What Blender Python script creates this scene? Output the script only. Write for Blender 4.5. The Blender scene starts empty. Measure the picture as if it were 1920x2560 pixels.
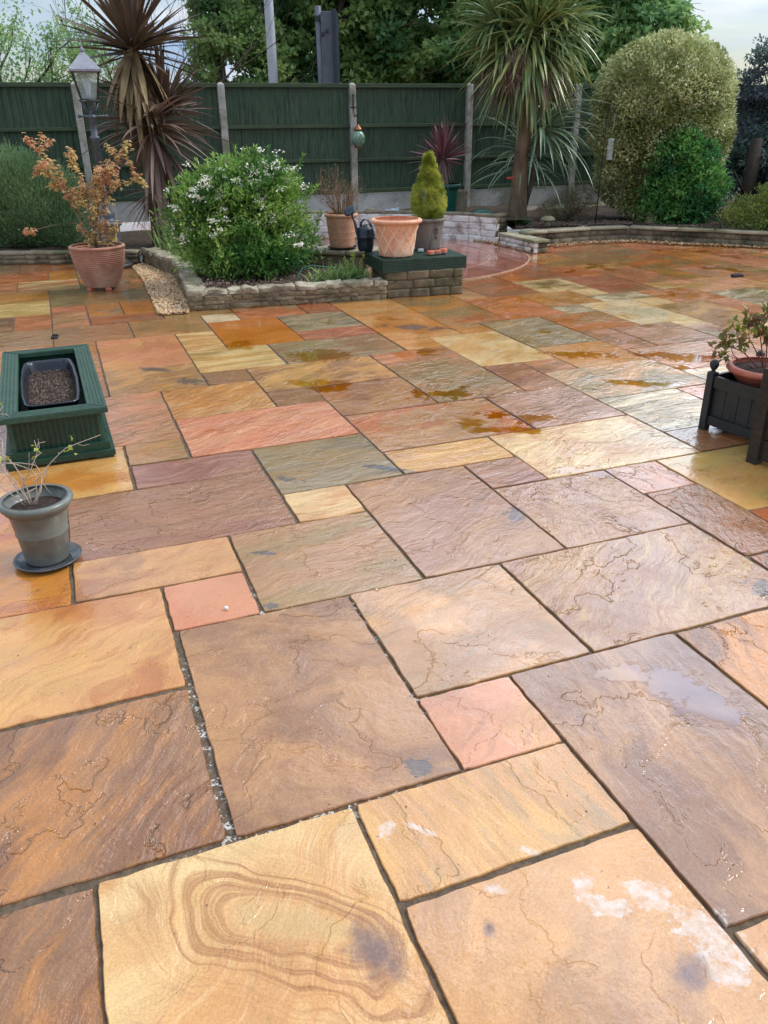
import bpy, math, random
import numpy as np
from mathutils import Vector, Matrix, noise as mnoise
R = math.radians
C = bpy.context.scene.collection
scene = bpy.context.scene
rng = np.random.default_rng(7)
random.seed(7)

# ------------------------------------------------------------------ camera
PITCH, ROLL, CAMH = 0.451613, -0.010713, 1.52
cam_d = bpy.data.cameras.new("Camera"); cam = bpy.data.objects.new("Camera", cam_d); C.objects.link(cam)
scene.camera = cam
cam_d.sensor_fit = 'HORIZONTAL'; cam_d.sensor_width = 36.0; cam_d.lens = 2009.3 / 1920 * 36
cam_d.clip_start = 0.05; cam_d.clip_end = 1500
_c, _s = math.cos(PITCH), math.sin(PITCH)
_r = Vector((1, 0, 0)); _u = Vector((0, _s, _c)); _f = Vector((0, _c, -_s))
cr, sr = math.cos(ROLL), math.sin(ROLL)
_R = cr * _r + sr * _u; _U = -sr * _r + cr * _u
cam.matrix_world = Matrix(((_R.x, _U.x, -_f.x, 0), (_R.y, _U.y, -_f.y, 0), (_R.z, _U.z, -_f.z, CAMH), (0, 0, 0, 1)))
scene.render.resolution_x = 768; scene.render.resolution_y = 1024

# ------------------------------------------------------------------ world + sun
SUN_EL, SUN_AZ = R(46), R(78)      # azimuth from +Y, clockwise positive
w = bpy.data.worlds.new("World"); scene.world = w; w.use_nodes = True
nt = w.node_tree; nt.nodes.clear()
def N(nt, t, **k):
    n = nt.nodes.new(t)
    for a, v in k.items():
        if a == 'inp':
            for kk, vv in v.items(): n.inputs[kk].default_value = vv
        else: setattr(n, a, v)
    return n
sky = N(nt, 'ShaderNodeTexSky', sky_type='NISHITA', sun_disc=False, sun_elevation=SUN_EL, sun_rotation=SUN_AZ, air_density=1.0, dust_density=1.5)
b1 = N(nt, 'ShaderNodeBackground'); b1.inputs[1].default_value = 0.10
nt.links.new(sky.outputs[0], b1.inputs[0])
tc = N(nt, 'ShaderNodeTexCoord'); mp = N(nt, 'ShaderNodeMapping'); mp.inputs['Scale'].default_value = (1.3, 1.3, 7.0); mp.inputs['Rotation'].default_value = (0, R(14), R(20))
nt.links.new(tc.outputs['Generated'], mp.inputs[0])
n1 = N(nt, 'ShaderNodeTexNoise'); n1.inputs['Scale'].default_value = 1.7; n1.inputs['Detail'].default_value = 7; n1.inputs['Roughness'].default_value = 0.55; n1.inputs['Distortion'].default_value = 0.4
nt.links.new(mp.outputs[0], n1.inputs[0])
r1 = N(nt, 'ShaderNodeValToRGB'); r1.color_ramp.elements[0].position = 0.38; r1.color_ramp.elements[1].position = 0.58
nt.links.new(n1.outputs[0], r1.inputs[0])
n2 = N(nt, 'ShaderNodeTexNoise'); n2.inputs['Scale'].default_value = 3.1; n2.inputs['Detail'].default_value = 6
nt.links.new(mp.outputs[0], n2.inputs[0])
r2 = N(nt, 'ShaderNodeValToRGB'); r2.color_ramp.elements[0].color = (0.36, 0.53, 0.80, 1); r2.color_ramp.elements[1].color = (0.95, 0.96, 0.98, 1)
r2.color_ramp.elements[0].position = 0.35; r2.color_ramp.elements[1].position = 0.62
nt.links.new(n2.outputs[0], r2.inputs[0])
b2 = N(nt, 'ShaderNodeBackground'); b2.inputs[1].default_value = 0.90
sz = N(nt, 'ShaderNodeSeparateXYZ'); nt.links.new(tc.outputs['Generated'], sz.inputs[0])
mr = N(nt, 'ShaderNodeMapRange'); nt.links.new(sz.outputs[2], mr.inputs[0]); mr.inputs[1].default_value = 0.0; mr.inputs[2].default_value = 0.9; mr.inputs[3].default_value = 0.72; mr.inputs[4].default_value = 1.55   # overcast sky: brighter overhead
mm = N(nt, 'ShaderNodeVectorMath', operation='SCALE'); nt.links.new(r2.outputs[0], mm.inputs[0]); nt.links.new(mr.outputs[0], mm.inputs['Scale'])
# broad sky glow added ahead right, away from the sun, for wet sheen
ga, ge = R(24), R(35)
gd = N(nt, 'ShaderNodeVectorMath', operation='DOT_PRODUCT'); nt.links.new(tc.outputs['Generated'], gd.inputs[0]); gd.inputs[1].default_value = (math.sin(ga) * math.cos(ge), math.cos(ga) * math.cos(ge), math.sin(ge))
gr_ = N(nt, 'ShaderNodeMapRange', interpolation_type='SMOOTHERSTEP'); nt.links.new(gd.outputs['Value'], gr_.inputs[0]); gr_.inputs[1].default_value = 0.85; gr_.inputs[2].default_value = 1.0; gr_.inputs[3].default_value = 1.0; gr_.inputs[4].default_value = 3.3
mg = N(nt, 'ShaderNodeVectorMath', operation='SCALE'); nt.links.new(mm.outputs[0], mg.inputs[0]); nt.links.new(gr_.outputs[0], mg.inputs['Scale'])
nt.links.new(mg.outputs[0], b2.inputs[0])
mx = N(nt, 'ShaderNodeMixShader'); nt.links.new(r1.outputs[0], mx.inputs[0]); nt.links.new(b1.outputs[0], mx.inputs[1]); nt.links.new(b2.outputs[0], mx.inputs[2])
wo = N(nt, 'ShaderNodeOutputWorld'); nt.links.new(mx.outputs[0], wo.inputs[0])
sd = bpy.data.lights.new("Sun", 'SUN'); sd.energy = 1.6; sd.angle = R(18); sd.color = (1, 0.96, 0.9)
so = bpy.data.objects.new("Sun", sd); C.objects.link(so)
dsun = Vector((math.sin(SUN_AZ) * math.cos(SUN_EL), math.cos(SUN_AZ) * math.cos(SUN_EL), math.sin(SUN_EL)))
so.rotation_euler = dsun.to_track_quat('Z', 'Y').to_euler(); so.location = (0, 0, 20)
scene.view_settings.view_transform = 'Standard'; scene.view_settings.look = 'None'
scene.view_settings.exposure = 0.60; scene.view_settings.gamma = 1.0
scene.cycles.max_bounces = 6; scene.cycles.transparent_max_bounces = 8

# ------------------------------------------------------------------ colour + materials
def lin(c):
    return tuple(((x / 255) / 12.92 if x / 255 <= 0.04045 else ((x / 255 + 0.055) / 1.055) ** 2.4) for x in c) + (1.0,)
MATS = {}
class G:
    """tiny node-graph helper"""
    def __init__(s, name):
        s.m = bpy.data.materials.new(name); s.m.use_nodes = True; s.t = s.m.node_tree; s.t.nodes.clear()
        s.out = s.n('ShaderNodeOutputMaterial')
    def n(s, t, **k): return s.t.nodes.new(t) if not k else N(s.t, t, **k)
    def put(s, sock, v):
        if isinstance(v, bpy.types.NodeSocket): s.t.links.new(v, sock)
        elif v is not None: sock.default_value = v
    def math(s, op, a, b=None, c=None, clamp=False):
        n = s.n('ShaderNodeMath', operation=op); n.use_clamp = clamp
        for i, v in enumerate((a, b, c)): s.put(n.inputs[i], v)
        return n.outputs[0]
    def vmath(s, op, a, b=None, out=0):
        n = s.n('ShaderNodeVectorMath', operation=op); s.put(n.inputs[0], a); s.put(n.inputs[1], b); return n.outputs[out]
    def scale(s, a, f):
        n = s.n('ShaderNodeVectorMath', operation='SCALE'); s.put(n.inputs[0], a); s.put(n.inputs['Scale'], f); return n.outputs[0]
    def noise(s, vec, scale, detail=3, rough=0.5, dist=0.0, out=0):
        n = s.n('ShaderNodeTexNoise'); s.put(n.inputs['Vector'], vec); n.inputs['Scale'].default_value = scale
        n.inputs['Detail'].default_value = detail; n.inputs['Roughness'].default_value = rough; n.inputs['Distortion'].default_value = dist
        return n.outputs[out]
    def rng(s, v, a, b, c=0.0, d=1.0, smooth=False):
        n = s.n('ShaderNodeMapRange'); n.interpolation_type = 'SMOOTHSTEP' if smooth else 'LINEAR'
        s.put(n.inputs[0], v)
        for i, x in enumerate((a, b, c, d)): s.put(n.inputs[i + 1], x)
        return n.outputs[0]
    def mix(s, f, a, b, mode='MIX'):
        n = s.n('ShaderNodeMix', data_type='RGBA', blend_type=mode); n.clamp_factor = True
        s.put(n.inputs[0], f); s.put(n.inputs[6], a); s.put(n.inputs[7], b); return n.outputs[2]
    def attr(s, name, out='Color'): return s.n('ShaderNodeAttribute', attribute_name=name).outputs[out]
    def obj(s): return s.n('ShaderNodeTexCoord').outputs['Object']
    def pos(s): return s.n('ShaderNodeNewGeometry').outputs['Position']
    def bump(s, h, dist=1.0, strength=1.0, nrm=None):
        n = s.n('ShaderNodeBump'); n.inputs['Distance'].default_value = dist; s.put(n.inputs['Strength'], strength); s.put(n.inputs['Height'], h)
        if nrm is not None: s.put(n.inputs['Normal'], nrm)
        return n.outputs[0]
    def bsdf(s, col, rough=0.6, nrm=None, **k):
        n = s.n('ShaderNodeBsdfPrincipled'); s.put(n.inputs['Base Color'], col); s.put(n.inputs['Roughness'], rough)
        if nrm is not None: s.put(n.inputs['Normal'], nrm)
        for a, v in k.items(): s.put(n.inputs[a.replace('_', ' ')], v)
        return n.outputs[0]
    def done(s, sh): s.t.links.new(sh, s.out.inputs[0]); MATS[s.m.name] = s.m; return s.m

def mat_simple(name, c1, c2=None, rough=0.6, scale=8, bump=0.002, bscale=40, detail=5, lo=0.35, hi=0.65, stretch=None, c3=None, **k):
    g = G(name); p = g.obj()
    if stretch: p = g.vmath('MULTIPLY', p, stretch)
    f = g.rng(g.noise(p, scale, detail, 0.6, 0.2), lo, hi)
    col = g.mix(f, lin(c1), lin(c2 or c1))
    if c3:
        col = g.mix(g.rng(g.noise(p, scale * 0.37, 4, 0.65), 0.52, 0.64), col, lin(c3))
    fine = g.rng(g.noise(p, scale * 9, 2), 0.3, 0.7, 0.86, 1.1)
    col = g.vmath('MULTIPLY', col, g.n('ShaderNodeCombineXYZ').outputs[0]) if False else g.mix(1.0, col, fine, 'MULTIPLY')
    nr = g.bump(g.noise(p, bscale, 4, 0.6), bump) if bump else None
    return g.done(g.bsdf(col, rough, nr, **k))

def mat_leaf(name, c1, c2, c3=None, rough=0.45, trans=0.3, scale=2.5):
    """per-leaf value (attribute lc) picks between c1 and c2, a soft object-space noise brings in c3"""
    g = G(name); lc = g.attr('lc', 'Fac')
    col = g.mix(lc, lin(c1), lin(c2))
    if c3: col = g.mix(g.rng(g.noise(g.obj(), scale, 3), 0.42, 0.62), col, lin(c3))
    b = g.bsdf(col, rough)
    tr = g.n('ShaderNodeBsdfTranslucent'); g.put(tr.inputs[0], col)
    m = g.n('ShaderNodeMixShader'); m.inputs[0].default_value = trans; g.t.links.new(b, m.inputs[1]); g.t.links.new(tr.outputs[0], m.inputs[2])
    return g.done(m.outputs[0])

# ------------------------------------------------------------------ object helpers
def tag(o, label=None, cat=None, group=None, kind=None):
    if label: o['label'] = label
    if cat: o['category'] = cat
    if group: o['group'] = group
    if kind: o['kind'] = kind
    return o
def thing(name, label, cat, loc=(0, 0, 0), rotz=0, group=None):
    o = bpy.data.objects.new(name, None); C.objects.link(o); o.location = loc; o.rotation_euler = (0, 0, rotz); o.empty_display_size = 0.1
    return tag(o, label, cat, group)
def copy_tree(o, parent=None):
    c = o.copy(); C.objects.link(c)
    if parent: c.parent = parent
    for ch in list(o.children): copy_tree(ch, c)
    return c
class M:
    def __init__(s): s.v = []; s.f = []; s.n = 0
    def add(s, V, F):
        V = np.asarray(V, float).reshape(-1, 3)
        s.v.append(V); s.f += [tuple(i + s.n for i in f) for f in F]; s.n += len(V); return s
    def box(s, c, d, rz=0.0, rot=None, taper=1.0):
        x, y, z = [q / 2 for q in d]
        V = np.array([(-x, -y, -z), (x, -y, -z), (x, y, -z), (-x, y, -z), (-x * taper, -y * taper, z), (x * taper, -y * taper, z), (x * taper, y * taper, z), (-x * taper, y * taper, z)])
        if rot is not None: V = V @ np.array(rot.to_3x3()).T
        if rz: V = V @ np.array([[math.cos(rz), math.sin(rz), 0], [-math.sin(rz), math.cos(rz), 0], [0, 0, 1]])
        return s.add(V + np.array(c), [(0, 3, 2, 1), (4, 5, 6, 7), (0, 1, 5, 4), (1, 2, 6, 5), (2, 3, 7, 6), (3, 0, 4, 7)])
    def lathe(s, prof, c=(0, 0, 0), n=40, sq=None):
        P = np.array(prof, float); a = np.arange(n) * 2 * math.pi / n
        k = np.ones(n)
        V = np.stack([np.outer(P[:, 0], np.cos(a) * k), np.outer(P[:, 0], np.sin(a) * k), np.repeat(P[:, 1:2], n, 1)], -1).reshape(-1, 3) + np.array(c)
        F = []
        for i in range(len(P) - 1):
            for j in range(n):
                jj = (j + 1) % n; F.append((i * n + j, i * n + jj, (i + 1) * n + jj, (i + 1) * n + j))
        return s.add(V, F)
    def tube(s, path, rad, n=6, cap=True):
        P = np.array(path, float); m = len(P)
        rad = np.broadcast_to(np.array(rad, float), (m,))
        T = np.gradient(P, axis=0) if m > 2 else np.repeat((P[1:] - P[:1]), m, 0)
        T /= np.linalg.norm(T, axis=1)[:, None] + 1e-9
        up = np.array([0, 0, 1.0]) if abs(T[0, 2]) < 0.9 else np.array([1.0, 0, 0])
        V = []
        a = np.arange(n) * 2 * math.pi / n
        for i in range(m):
            x = np.cross(T[i], up); x /= np.linalg.norm(x) + 1e-9; y = np.cross(T[i], x); up = -np.cross(T[i], x) if False else up
            V.append(P[i] + rad[i] * (np.outer(np.cos(a), x) + np.outer(np.sin(a), y)))
        F = []
        for i in range(m - 1):
            for j in range(n):
                jj = (j + 1) % n; F.append((i * n + j, i * n + jj, (i + 1) * n + jj, (i + 1) * n + j))
        if cap: F += [tuple(range(n))[::-1], tuple(range((m - 1) * n, m * n))]
        return s.add(np.concatenate(V), F)
    def prism(s, poly, z0, z1):
        n = len(poly); V = [(x, y, z0) for x, y in poly] + [(x, y, z1) for x, y in poly]
        return s.add(V, [tuple(range(n))[::-1], tuple(range(n, 2 * n))] + [(i, (i + 1) % n, n + (i + 1) % n, n + i) for i in range(n)])
    def sphere(s, c, r, nu=16, nv=10, sc=(1, 1, 1)):
        prof = [(max(1e-4, math.sin(math.pi * i / nv)) * r, -math.cos(math.pi * i / nv) * r) for i in range(nv + 1)]
        m = M().lathe(prof, n=nu); return s.add(m.v[0] * np.array(sc) + np.array(c), m.f)
    def build(s, name, mat, parent=None, smooth=False, bevel=0, origin=None, attrs=None, sub=0):
        me = bpy.data.meshes.new(name)
        V = np.concatenate(s.v) if s.v else np.zeros((0, 3))
        if origin is not None: V = V - np.array(origin)
        me.from_pydata(V.tolist(), [], s.f); me.update()
        if smooth: me.polygons.foreach_set('use_smooth', [True] * len(me.polygons))
        me.materials.append(MATS[mat] if isinstance(mat, str) else mat)
        o = bpy.data.objects.new(name, me); C.objects.link(o)
        if parent is not None: o.parent = parent
        elif origin is not None: o.location = origin
        if bevel:
            b = o.modifiers.new('bevel', 'BEVEL'); b.width = bevel; b.segments = 2; b.limit_method = 'ANGLE'; b.angle_limit = R(40)
        if sub:
            b = o.modifiers.new('sub', 'SUBSURF'); b.levels = sub; b.render_levels = sub
        return o
def unit(a): return a / (np.linalg.norm(a, axis=-1, keepdims=True) + 1e-9)
def fast_mesh(name, V, loops, nper, mat, parent=None, origin=None, lc=None, smooth=False, extra=None):
    """V (n,3); faces all with nper corners, loops flat index array"""
    if origin is not None: V = V - np.array(origin)
    me = bpy.data.meshes.new(name); nf = len(loops) // nper
    me.vertices.add(len(V)); me.vertices.foreach_set('co', np.ascontiguousarray(V, dtype=np.float32).ravel())
    me.loops.add(len(loops)); me.loops.foreach_set('vertex_index', np.asarray(loops, dtype=np.int32))
    me.polygons.add(nf); me.polygons.foreach_set('loop_start', np.arange(nf, dtype=np.int32) * nper); me.polygons.foreach_set('loop_total', np.full(nf, nper, dtype=np.int32))
    if smooth: me.polygons.foreach_set('use_smooth', [True] * nf)
    me.update(calc_edges=True)
    if lc is not None:
        a = me.attributes.new('lc', 'FLOAT', 'FACE'); a.data.foreach_set('value', np.asarray(lc, dtype=np.float32))
    me.materials.append(MATS[mat]); o = bpy.data.objects.new(name, me); C.objects.link(o)
    if parent is not None: o.parent = parent
    elif origin is not None: o.location = origin
    return o
def leaves(P, D, Lg, Wd, name, mat, parent=None, origin=None, up=None, fold=0.25, lcv=None, rnd=0.6):
    """diamond leaves: P base points, D direction, Lg length, Wd width"""
    n = len(P); D = unit(D + 0)
    U = rng.normal(size=(n, 3)) * rnd + (np.array([0, 0, 1.0]) if up is None else up)
    X = unit(np.cross(D, U)); Z = unit(np.cross(X, D))
    L = (np.broadcast_to(Lg, (n,)) * rng.uniform(0.7, 1.25, n))[:, None]; W = (np.broadcast_to(Wd, (n,)) * rng.uniform(0.75, 1.2, n))[:, None]
    a = P; b = P + D * L * 0.45 - X * W * 0.5 + Z * W * fold; c = P + D * L - Z * L * 0.12; d = P + D * L * 0.45 + X * W * 0.5 + Z * W * fold
    V = np.stack([a, b, c, d], 1).reshape(-1, 3)
    i = np.arange(n) * 4
    loops = np.stack([i, i + 1, i + 2, i, i + 2, i + 3], 1).ravel()
    l = rng.random(n) if lcv is None else lcv
    return fast_mesh(name, V, loops, 3, mat, parent, origin, np.repeat(l, 2))
def straps(spec, name, mat, parent=None, origin=None, seg=7, vf=0.25):
    """spec: list of (base, dir, length, width, droop) -> V-section strap leaves drooping under gravity"""
    Vs = []; loops = []; lc = []; n0 = 0
    for (b, d, L, W, dr) in spec:
        b = np.array(b, float); d = np.array(d, float); d /= np.linalg.norm(d) + 1e-9
        side = np.cross(d, (0, 0, 1)); nn = np.linalg.norm(side); side = side / nn if nn > 0.05 else np.array([1.0, 0, 0])
        ca = rng.normal() * 0.35; side = side + np.cross(d, side) * ca; side /= np.linalg.norm(side)
        p = b.copy(); dd = d.copy(); st = L / seg; bend = dr; cl = rng.random()
        for k in range(seg + 1):
            t = k / seg
            wd = W * (0.55 + 0.45 * min(1, t * 4)) * (1 - max(0, (t - 0.45) / 0.55) ** 1.6) + 0.0008
            nrm = np.cross(side, dd); nrm /= np.linalg.norm(nrm) + 1e-9
            Vs += [p - side * wd / 2 + nrm * wd * vf, p, p + side * wd / 2 + nrm * wd * vf]
            if k < seg:
                i = n0 + k * 3
                loops += [i, i + 1, i + 4, i + 3, i + 1, i + 2, i + 5, i + 4]; lc += [cl, cl]
            dd = dd + np.array([0, 0, -1.0]) * bend * (0.3 + 1.4 * t) / seg; dd /= np.linalg.norm(dd) + 1e-9
            p = p + dd * st
        n0 += (seg + 1) * 3
    return fast_mesh(name, np.array(Vs), loops, 4, mat, parent, origin, lc, smooth=False)
def ellip_pts(c, r, n, shell=0.55, zmin=None, lump=0.0):
    """points through the outer volume of an ellipsoid, with outward normals"""
    d = unit(rng.normal(size=(n, 3))); t = shell + (1 - shell) * rng.random(n) ** 0.6
    if lump:
        q = d * 2.3 + np.array(c)
        lv = np.array([mnoise.noise(Vector(x)) for x in q]); t = t * (1 + lump * lv)
    P = np.array(c) + d * np.array(r) * t[:, None]
    Nn = unit(d / np.array(r))
    if zmin is not None:
        k = P[:, 2] > zmin; P = P[k]; Nn = Nn[k]
    return P, Nn
def branchy(m, p, d, L, r, depth, tips, spread=0.6, up=0.1, nsub=(2, 3), taper=0.6, sides=5, wig=0.15, shrink=0.72):
    k = 4; pts = [np.array(p, float)]; dd = np.array(d, float); dd /= np.linalg.norm(dd)
    for i in range(k):
        dd = dd + rng.normal(size=3) * wig + np.array([0, 0, up * 0.3]); dd /= np.linalg.norm(dd)
        pts.append(pts[-1] + dd * L / k)
    m.tube(pts, np.linspace(r, r * taper, k + 1), sides, cap=False)
    if depth <= 0:
        tips.append((pts[-1], dd)); tips.append((pts[-2], dd)); return
    for _ in range(random.randint(*nsub)):
        t = random.choice([2, 3, 4]); a = rng.normal(size=3); a -= a @ dd * dd; a /= np.linalg.norm(a)
        nd = dd + a * spread * random.uniform(0.6, 1.3) + np.array([0, 0, up])
        branchy(m, pts[t], nd, L * shrink * random.uniform(0.75, 1.15), r * taper * (0.95 if t == 4 else 0.75), depth - 1, tips, spread, up, nsub, taper, max(3, sides - 1), wig, shrink)
# ------------------------------------------------------------------ materials
YAW = 0.366828
def stone_mat():
    g = G('wet_sandstone'); P = g.attr('pc', 'Vector'); W = g.pos()
    c1, c2, c3 = g.attr('c1'), g.attr('c2'), g.attr('c3'); pa = g.n('ShaderNodeSeparateXYZ'); g.put(pa.inputs[0], g.attr('pa', 'Vector'))
    warp, stretch, ring = pa.outputs[0], pa.outputs[1], pa.outputs[2]; rv = g.attr('rv', 'Fac')
    wn = g.noise(P, 2.0, 3, 0.55, out=1); wv = g.vmath('SUBTRACT', wn, (0.5, 0.5, 0.5)); P2 = g.vmath('ADD', P, g.scale(wv, warp))
    cx = g.n('ShaderNodeCombineXYZ'); cx.inputs[0].default_value = 1; g.put(cx.inputs[1], stretch); cx.inputs[2].default_value = 1
    P3 = g.vmath('MULTIPLY', P2, cx.outputs[0])
    f1 = g.rng(g.noise(P3, 1.9, 6, 0.6), 0.42, 0.58, smooth=True)
    col = g.mix(f1, c1, c2)
    # concentric sediment rings
    nl = g.noise(P2, 1.1, 1.5, 0.4)
    rg = g.math('SINE', g.math('MULTIPLY', nl, 95.0)); rg2 = g.math('SINE', g.math('MULTIPLY', nl, 41.0))
    rr = g.rng(g.math('ADD', g.math('MULTIPLY', rg, 0.5), rg2), -0.6, 1.3, smooth=True)
    msk = g.rng(g.noise(P, 1.3, 2), 0.40, 0.58, smooth=True)
    col = g.mix(g.math('MULTIPLY', g.math('MULTIPLY', rr, ring), msk), col, c3)
    # broad tint patches + streaks of the third colour
    f3 = g.rng(g.noise(P3, 0.9, 5, 0.62), 0.56, 0.68, smooth=True)
    col = g.mix(g.math('MULTIPLY', f3, 0.65), col, c3)
    st = g.vmath('MULTIPLY', P2, (2.5, 16, 1)); col = g.mix(g.rng(g.noise(st, 2.2, 5, 0.6), 0.50, 0.72, 0, 0.6), col, c3)
    big = g.rng(g.noise(P3, 4.3, 6, 0.7), 0.3, 0.7, 0.86, 1.14); col = g.mix(1.0, col, big, 'MULTIPLY')
    # the big swirled slab: sediment rings round a pale core
    sv = g.n('ShaderNodeVectorRotate', rotation_type='Z_AXIS'); g.put(sv.inputs[0], g.vmath('SUBTRACT', W, (-0.205, 1.145, 0))); sv.inputs['Angle'].default_value = 0.55
    wn2 = g.vmath('SUBTRACT', g.noise(W, 2.3, 3, 0.5, out=1), (0.5, 0.5, 0.5))
    sd_ = g.vmath('LENGTH', g.vmath('MULTIPLY', g.vmath('ADD', sv.outputs[0], g.scale(wn2, 0.30)), (1.0, 2.1, 0)), None, out=1)
    cv = g.n('ShaderNodeCombineXYZ'); g.put(cv.inputs[0], g.math('MULTIPLY', sd_, 16.0)); g.put(cv.inputs[1], g.math('MULTIPLY', g.noise(W, 3.0, 2), 0.8)); sn = g.rng(g.noise(cv.outputs[0], 1.7, 5, 0.72), 0.44, 0.62, smooth=True)
    band = g.math('MULTIPLY', g.rng(sd_, 0.10, 0.17, smooth=True), g.rng(sd_, 0.50, 0.30, smooth=True))
    is_sw = g.math('GREATER_THAN', ring, 0.9)
    col = g.mix(g.math('MULTIPLY', is_sw, g.math('MULTIPLY', band, g.math('MULTIPLY', g.math('MULTIPLY', sn, g.rng(g.noise(W, 4.0, 4, 0.6), 0.36, 0.6, 0.65, 1.0)), 0.95))), col, (0.36, 0.165, 0.055, 1))
    col = g.mix(g.math('MULTIPLY', is_sw, g.rng(sd_, 0.15, 0.06, 0, 0.7, smooth=True)), col, (0.56, 0.41, 0.22, 1))
    fine = g.rng(g.noise(P, 170, 1, 0.7), 0.3, 0.7, 0.86, 1.12); col = g.mix(1.0, col, fine, 'MULTIPLY')
    speck = g.rng(g.noise(P, 60, 2, 0.5), 0.72, 0.76); col = g.mix(g.math('MULTIPLY', speck, 0.5), col, (0.05, 0.04, 0.035, 1))
    hs0 = g.n('ShaderNodeHueSaturation'); hs0.inputs['Saturation'].default_value = 1.02; hs0.inputs['Value'].default_value = 0.92; g.put(hs0.inputs['Color'], col); col = g.mix(1.0, hs0.outputs[0], (0.97, 0.84, 0.62, 1), 'MULTIPLY')
    # marks with a place and a shape of their own
    nz = g.noise(W, 6.5, 6, 0.62); nz2 = g.noise(W, 26, 5, 0.68)
    def blob(x, y, rx, ry, amp=1.2, rot=0.0, sharp=0.10, n2=0.0):
        amp *= (1.5 if rx > .12 else .6) * (1.6 if sharp == .06 else 1); n2 = 1.0 if (sharp >= .9 or sharp == .06) else (3.2 if rx < .12 else 1.2)
        d = g.vmath('SUBTRACT', W, (x, y, 0))
        if rot:
            vr = g.n('ShaderNodeVectorRotate', rotation_type='Z_AXIS'); g.put(vr.inputs[0], d); vr.inputs['Angle'].default_value = rot; d = vr.outputs[0]
        ln = g.vmath('LENGTH', g.vmath('MULTIPLY', d, (1 / rx, 1 / ry, 0)), None, out=1)
        e = g.math('ADD', ln, g.math('MULTIPLY', g.math('SUBTRACT', nz, 0.5), amp))
        if n2: e = g.math('ADD', e, g.math('MULTIPLY', g.math('SUBTRACT', nz2, 0.5), n2))
        return g.rng(e, 1.0, 1.0 - (.30 if sharp == .06 else max(sharp, .35)), smooth=True)
    def add(L):
        r = L[0]
        for x in L[1:]: r = g.math('MAXIMUM', r, x)
        return r
    salt = add([blob(0.665, 1.12, .10, .055, 1.3, 0.75, .12), blob(0.56, 1.215, .045, .05, 1.3, 0, .2), blob(0.67, 1.05, .05, .05, 1.3, 0, .2), blob(0.66, 1.115, .075, .045, 1.3, 0.5, .25, .5), blob(0.585, 1.195, .045, .022, 1.6, -0.7, .3, .8), blob(0.475, 1.185, .06, .032, 1.8, 0.2, .3, .8), blob(0.43, 1.23, .02, .05, 1.8, 0.5, .5, .8), blob(0.235, 1.225, .035, .014, 1.6, 0.3, .6, .8), blob(0.08, 1.395, .05, .010, 1.5, 0.5, .4, .8), blob(0.33, 1.33, .03, .012, 1.5, 0.5, .6, .8), blob(0.0, 1.40, .022, .03, 1.8, 0, .6, .8)])
    col = g.mix(g.math('MULTIPLY', salt, g.rng(g.noise(W, 34, 5, 0.75), 0.36, 0.6, 0.15, 0.72)), col, (0.66, 0.61, 0.57, 1))
    dark = add([blob(0.085, 1.60, .045, .035, 1.6, 0, .3, .7), blob(-0.46, 2.77, .05, .02, 1.6, 0, .4), blob(-0.40, 2.39, .03, .022, 1.4, 0, .4), blob(0.56, 3.10, .05, .11, 1.8, 0.3, .7, .5), blob(-1.56, 5.42, .17, .05, 1.6, 0.3, .5), blob(-1.24, 5.13, .13, .08, 1.6, 0.1, .5), blob(-0.45, 3.50, .09, .03, 1.6, 0.3, .6), blob(1.37, 2.47, .07, .09, 1.2, 0, .5), blob(0.03, 3.62, .14, .03, 1.6, 0.35, .6), blob(-2.9, 8.9, .35, .06, 1.6, 0.2, .5), blob(0.28, 6.6, .30, .10, 1.8, 0.3, .5)])
    col = g.mix(g.math('MULTIPLY', dark, 0.75), col, (0.065, 0.060, 0.062, 1))
    pur = add([blob(-0.03, 1.085, .11, .075, 1.0, 0.9, .9), blob(0.60, 1.03, .05, .06, 1.0, 0.3, .9), blob(0.21, 1.13, .02, .03, 1.2, 0, .9)])
    col = g.mix(g.math('MULTIPLY', pur, 0.85), col, (0.13, 0.075, 0.07, 1))
    # standing water
    pw = g.noise(W, 1.35, 4, 0.55); wy = g.n('ShaderNodeSeparateXYZ'); g.put(wy.inputs[0], W); pn = g.math('MULTIPLY', g.rng(pw, 0.61, 0.66, smooth=True), g.rng(wy.outputs[1], 3.2, 3.6))
    pool = add([pn, blob(0.93, 1.86, .125, .13, 1.2, 0.2, .06, .5), blob(0.75, 1.97, .13, .06, 1.2, 0.3, .06, .5), blob(0.85, 1.93, .10, .10, 1.2, 0.3, .06, .5), blob(0.42, 4.80, .24, .14, 1.6, 0.3, .06, .4), blob(2.05, 5.62, .42, .12, 1.4, 0.25, .06, .4), blob(1.44, 5.68, .25, .10, 1.4, 0.3, .06, .4), blob(1.72, 4.95, .22, .07, 2.2, 0.3, .06, .6), blob(0.80, 4.35, .25, .09, 1.8, 0.3, .06, .5), blob(1.0, 3.55, .16, .08, 1.8, 0.3, .06, .5), blob(-0.43, 5.75, .3, .2, 1.2, 0.3, .1)])
    hsv = g.n('ShaderNodeHueSaturation'); hsv.inputs['Saturation'].default_value = 1.1; hsv.inputs['Value'].default_value = 0.80; g.put(hsv.inputs['Color'], g.mix(0.6, col, (0.90, 0.68, 0.42, 1), 'MULTIPLY'))
    col = g.mix(pool, col, hsv.outputs[0])
    damp = g.rng(g.noise(W, 2.6, 5, 0.6), 0.42, 0.60, smooth=True)
    # riven relief: terraces of cleaved layers, ripples along the bedding, grain
    cs = g.n('ShaderNodeCombineXYZ'); cs.inputs[0].default_value = 1; g.put(cs.inputs[1], g.math('ADD', g.math('MULTIPLY', stretch, 0.25), 0.75)); cs.inputs[2].default_value = 1
    PR = g.vmath('MULTIPLY', P2, cs.outputs[0])
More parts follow.
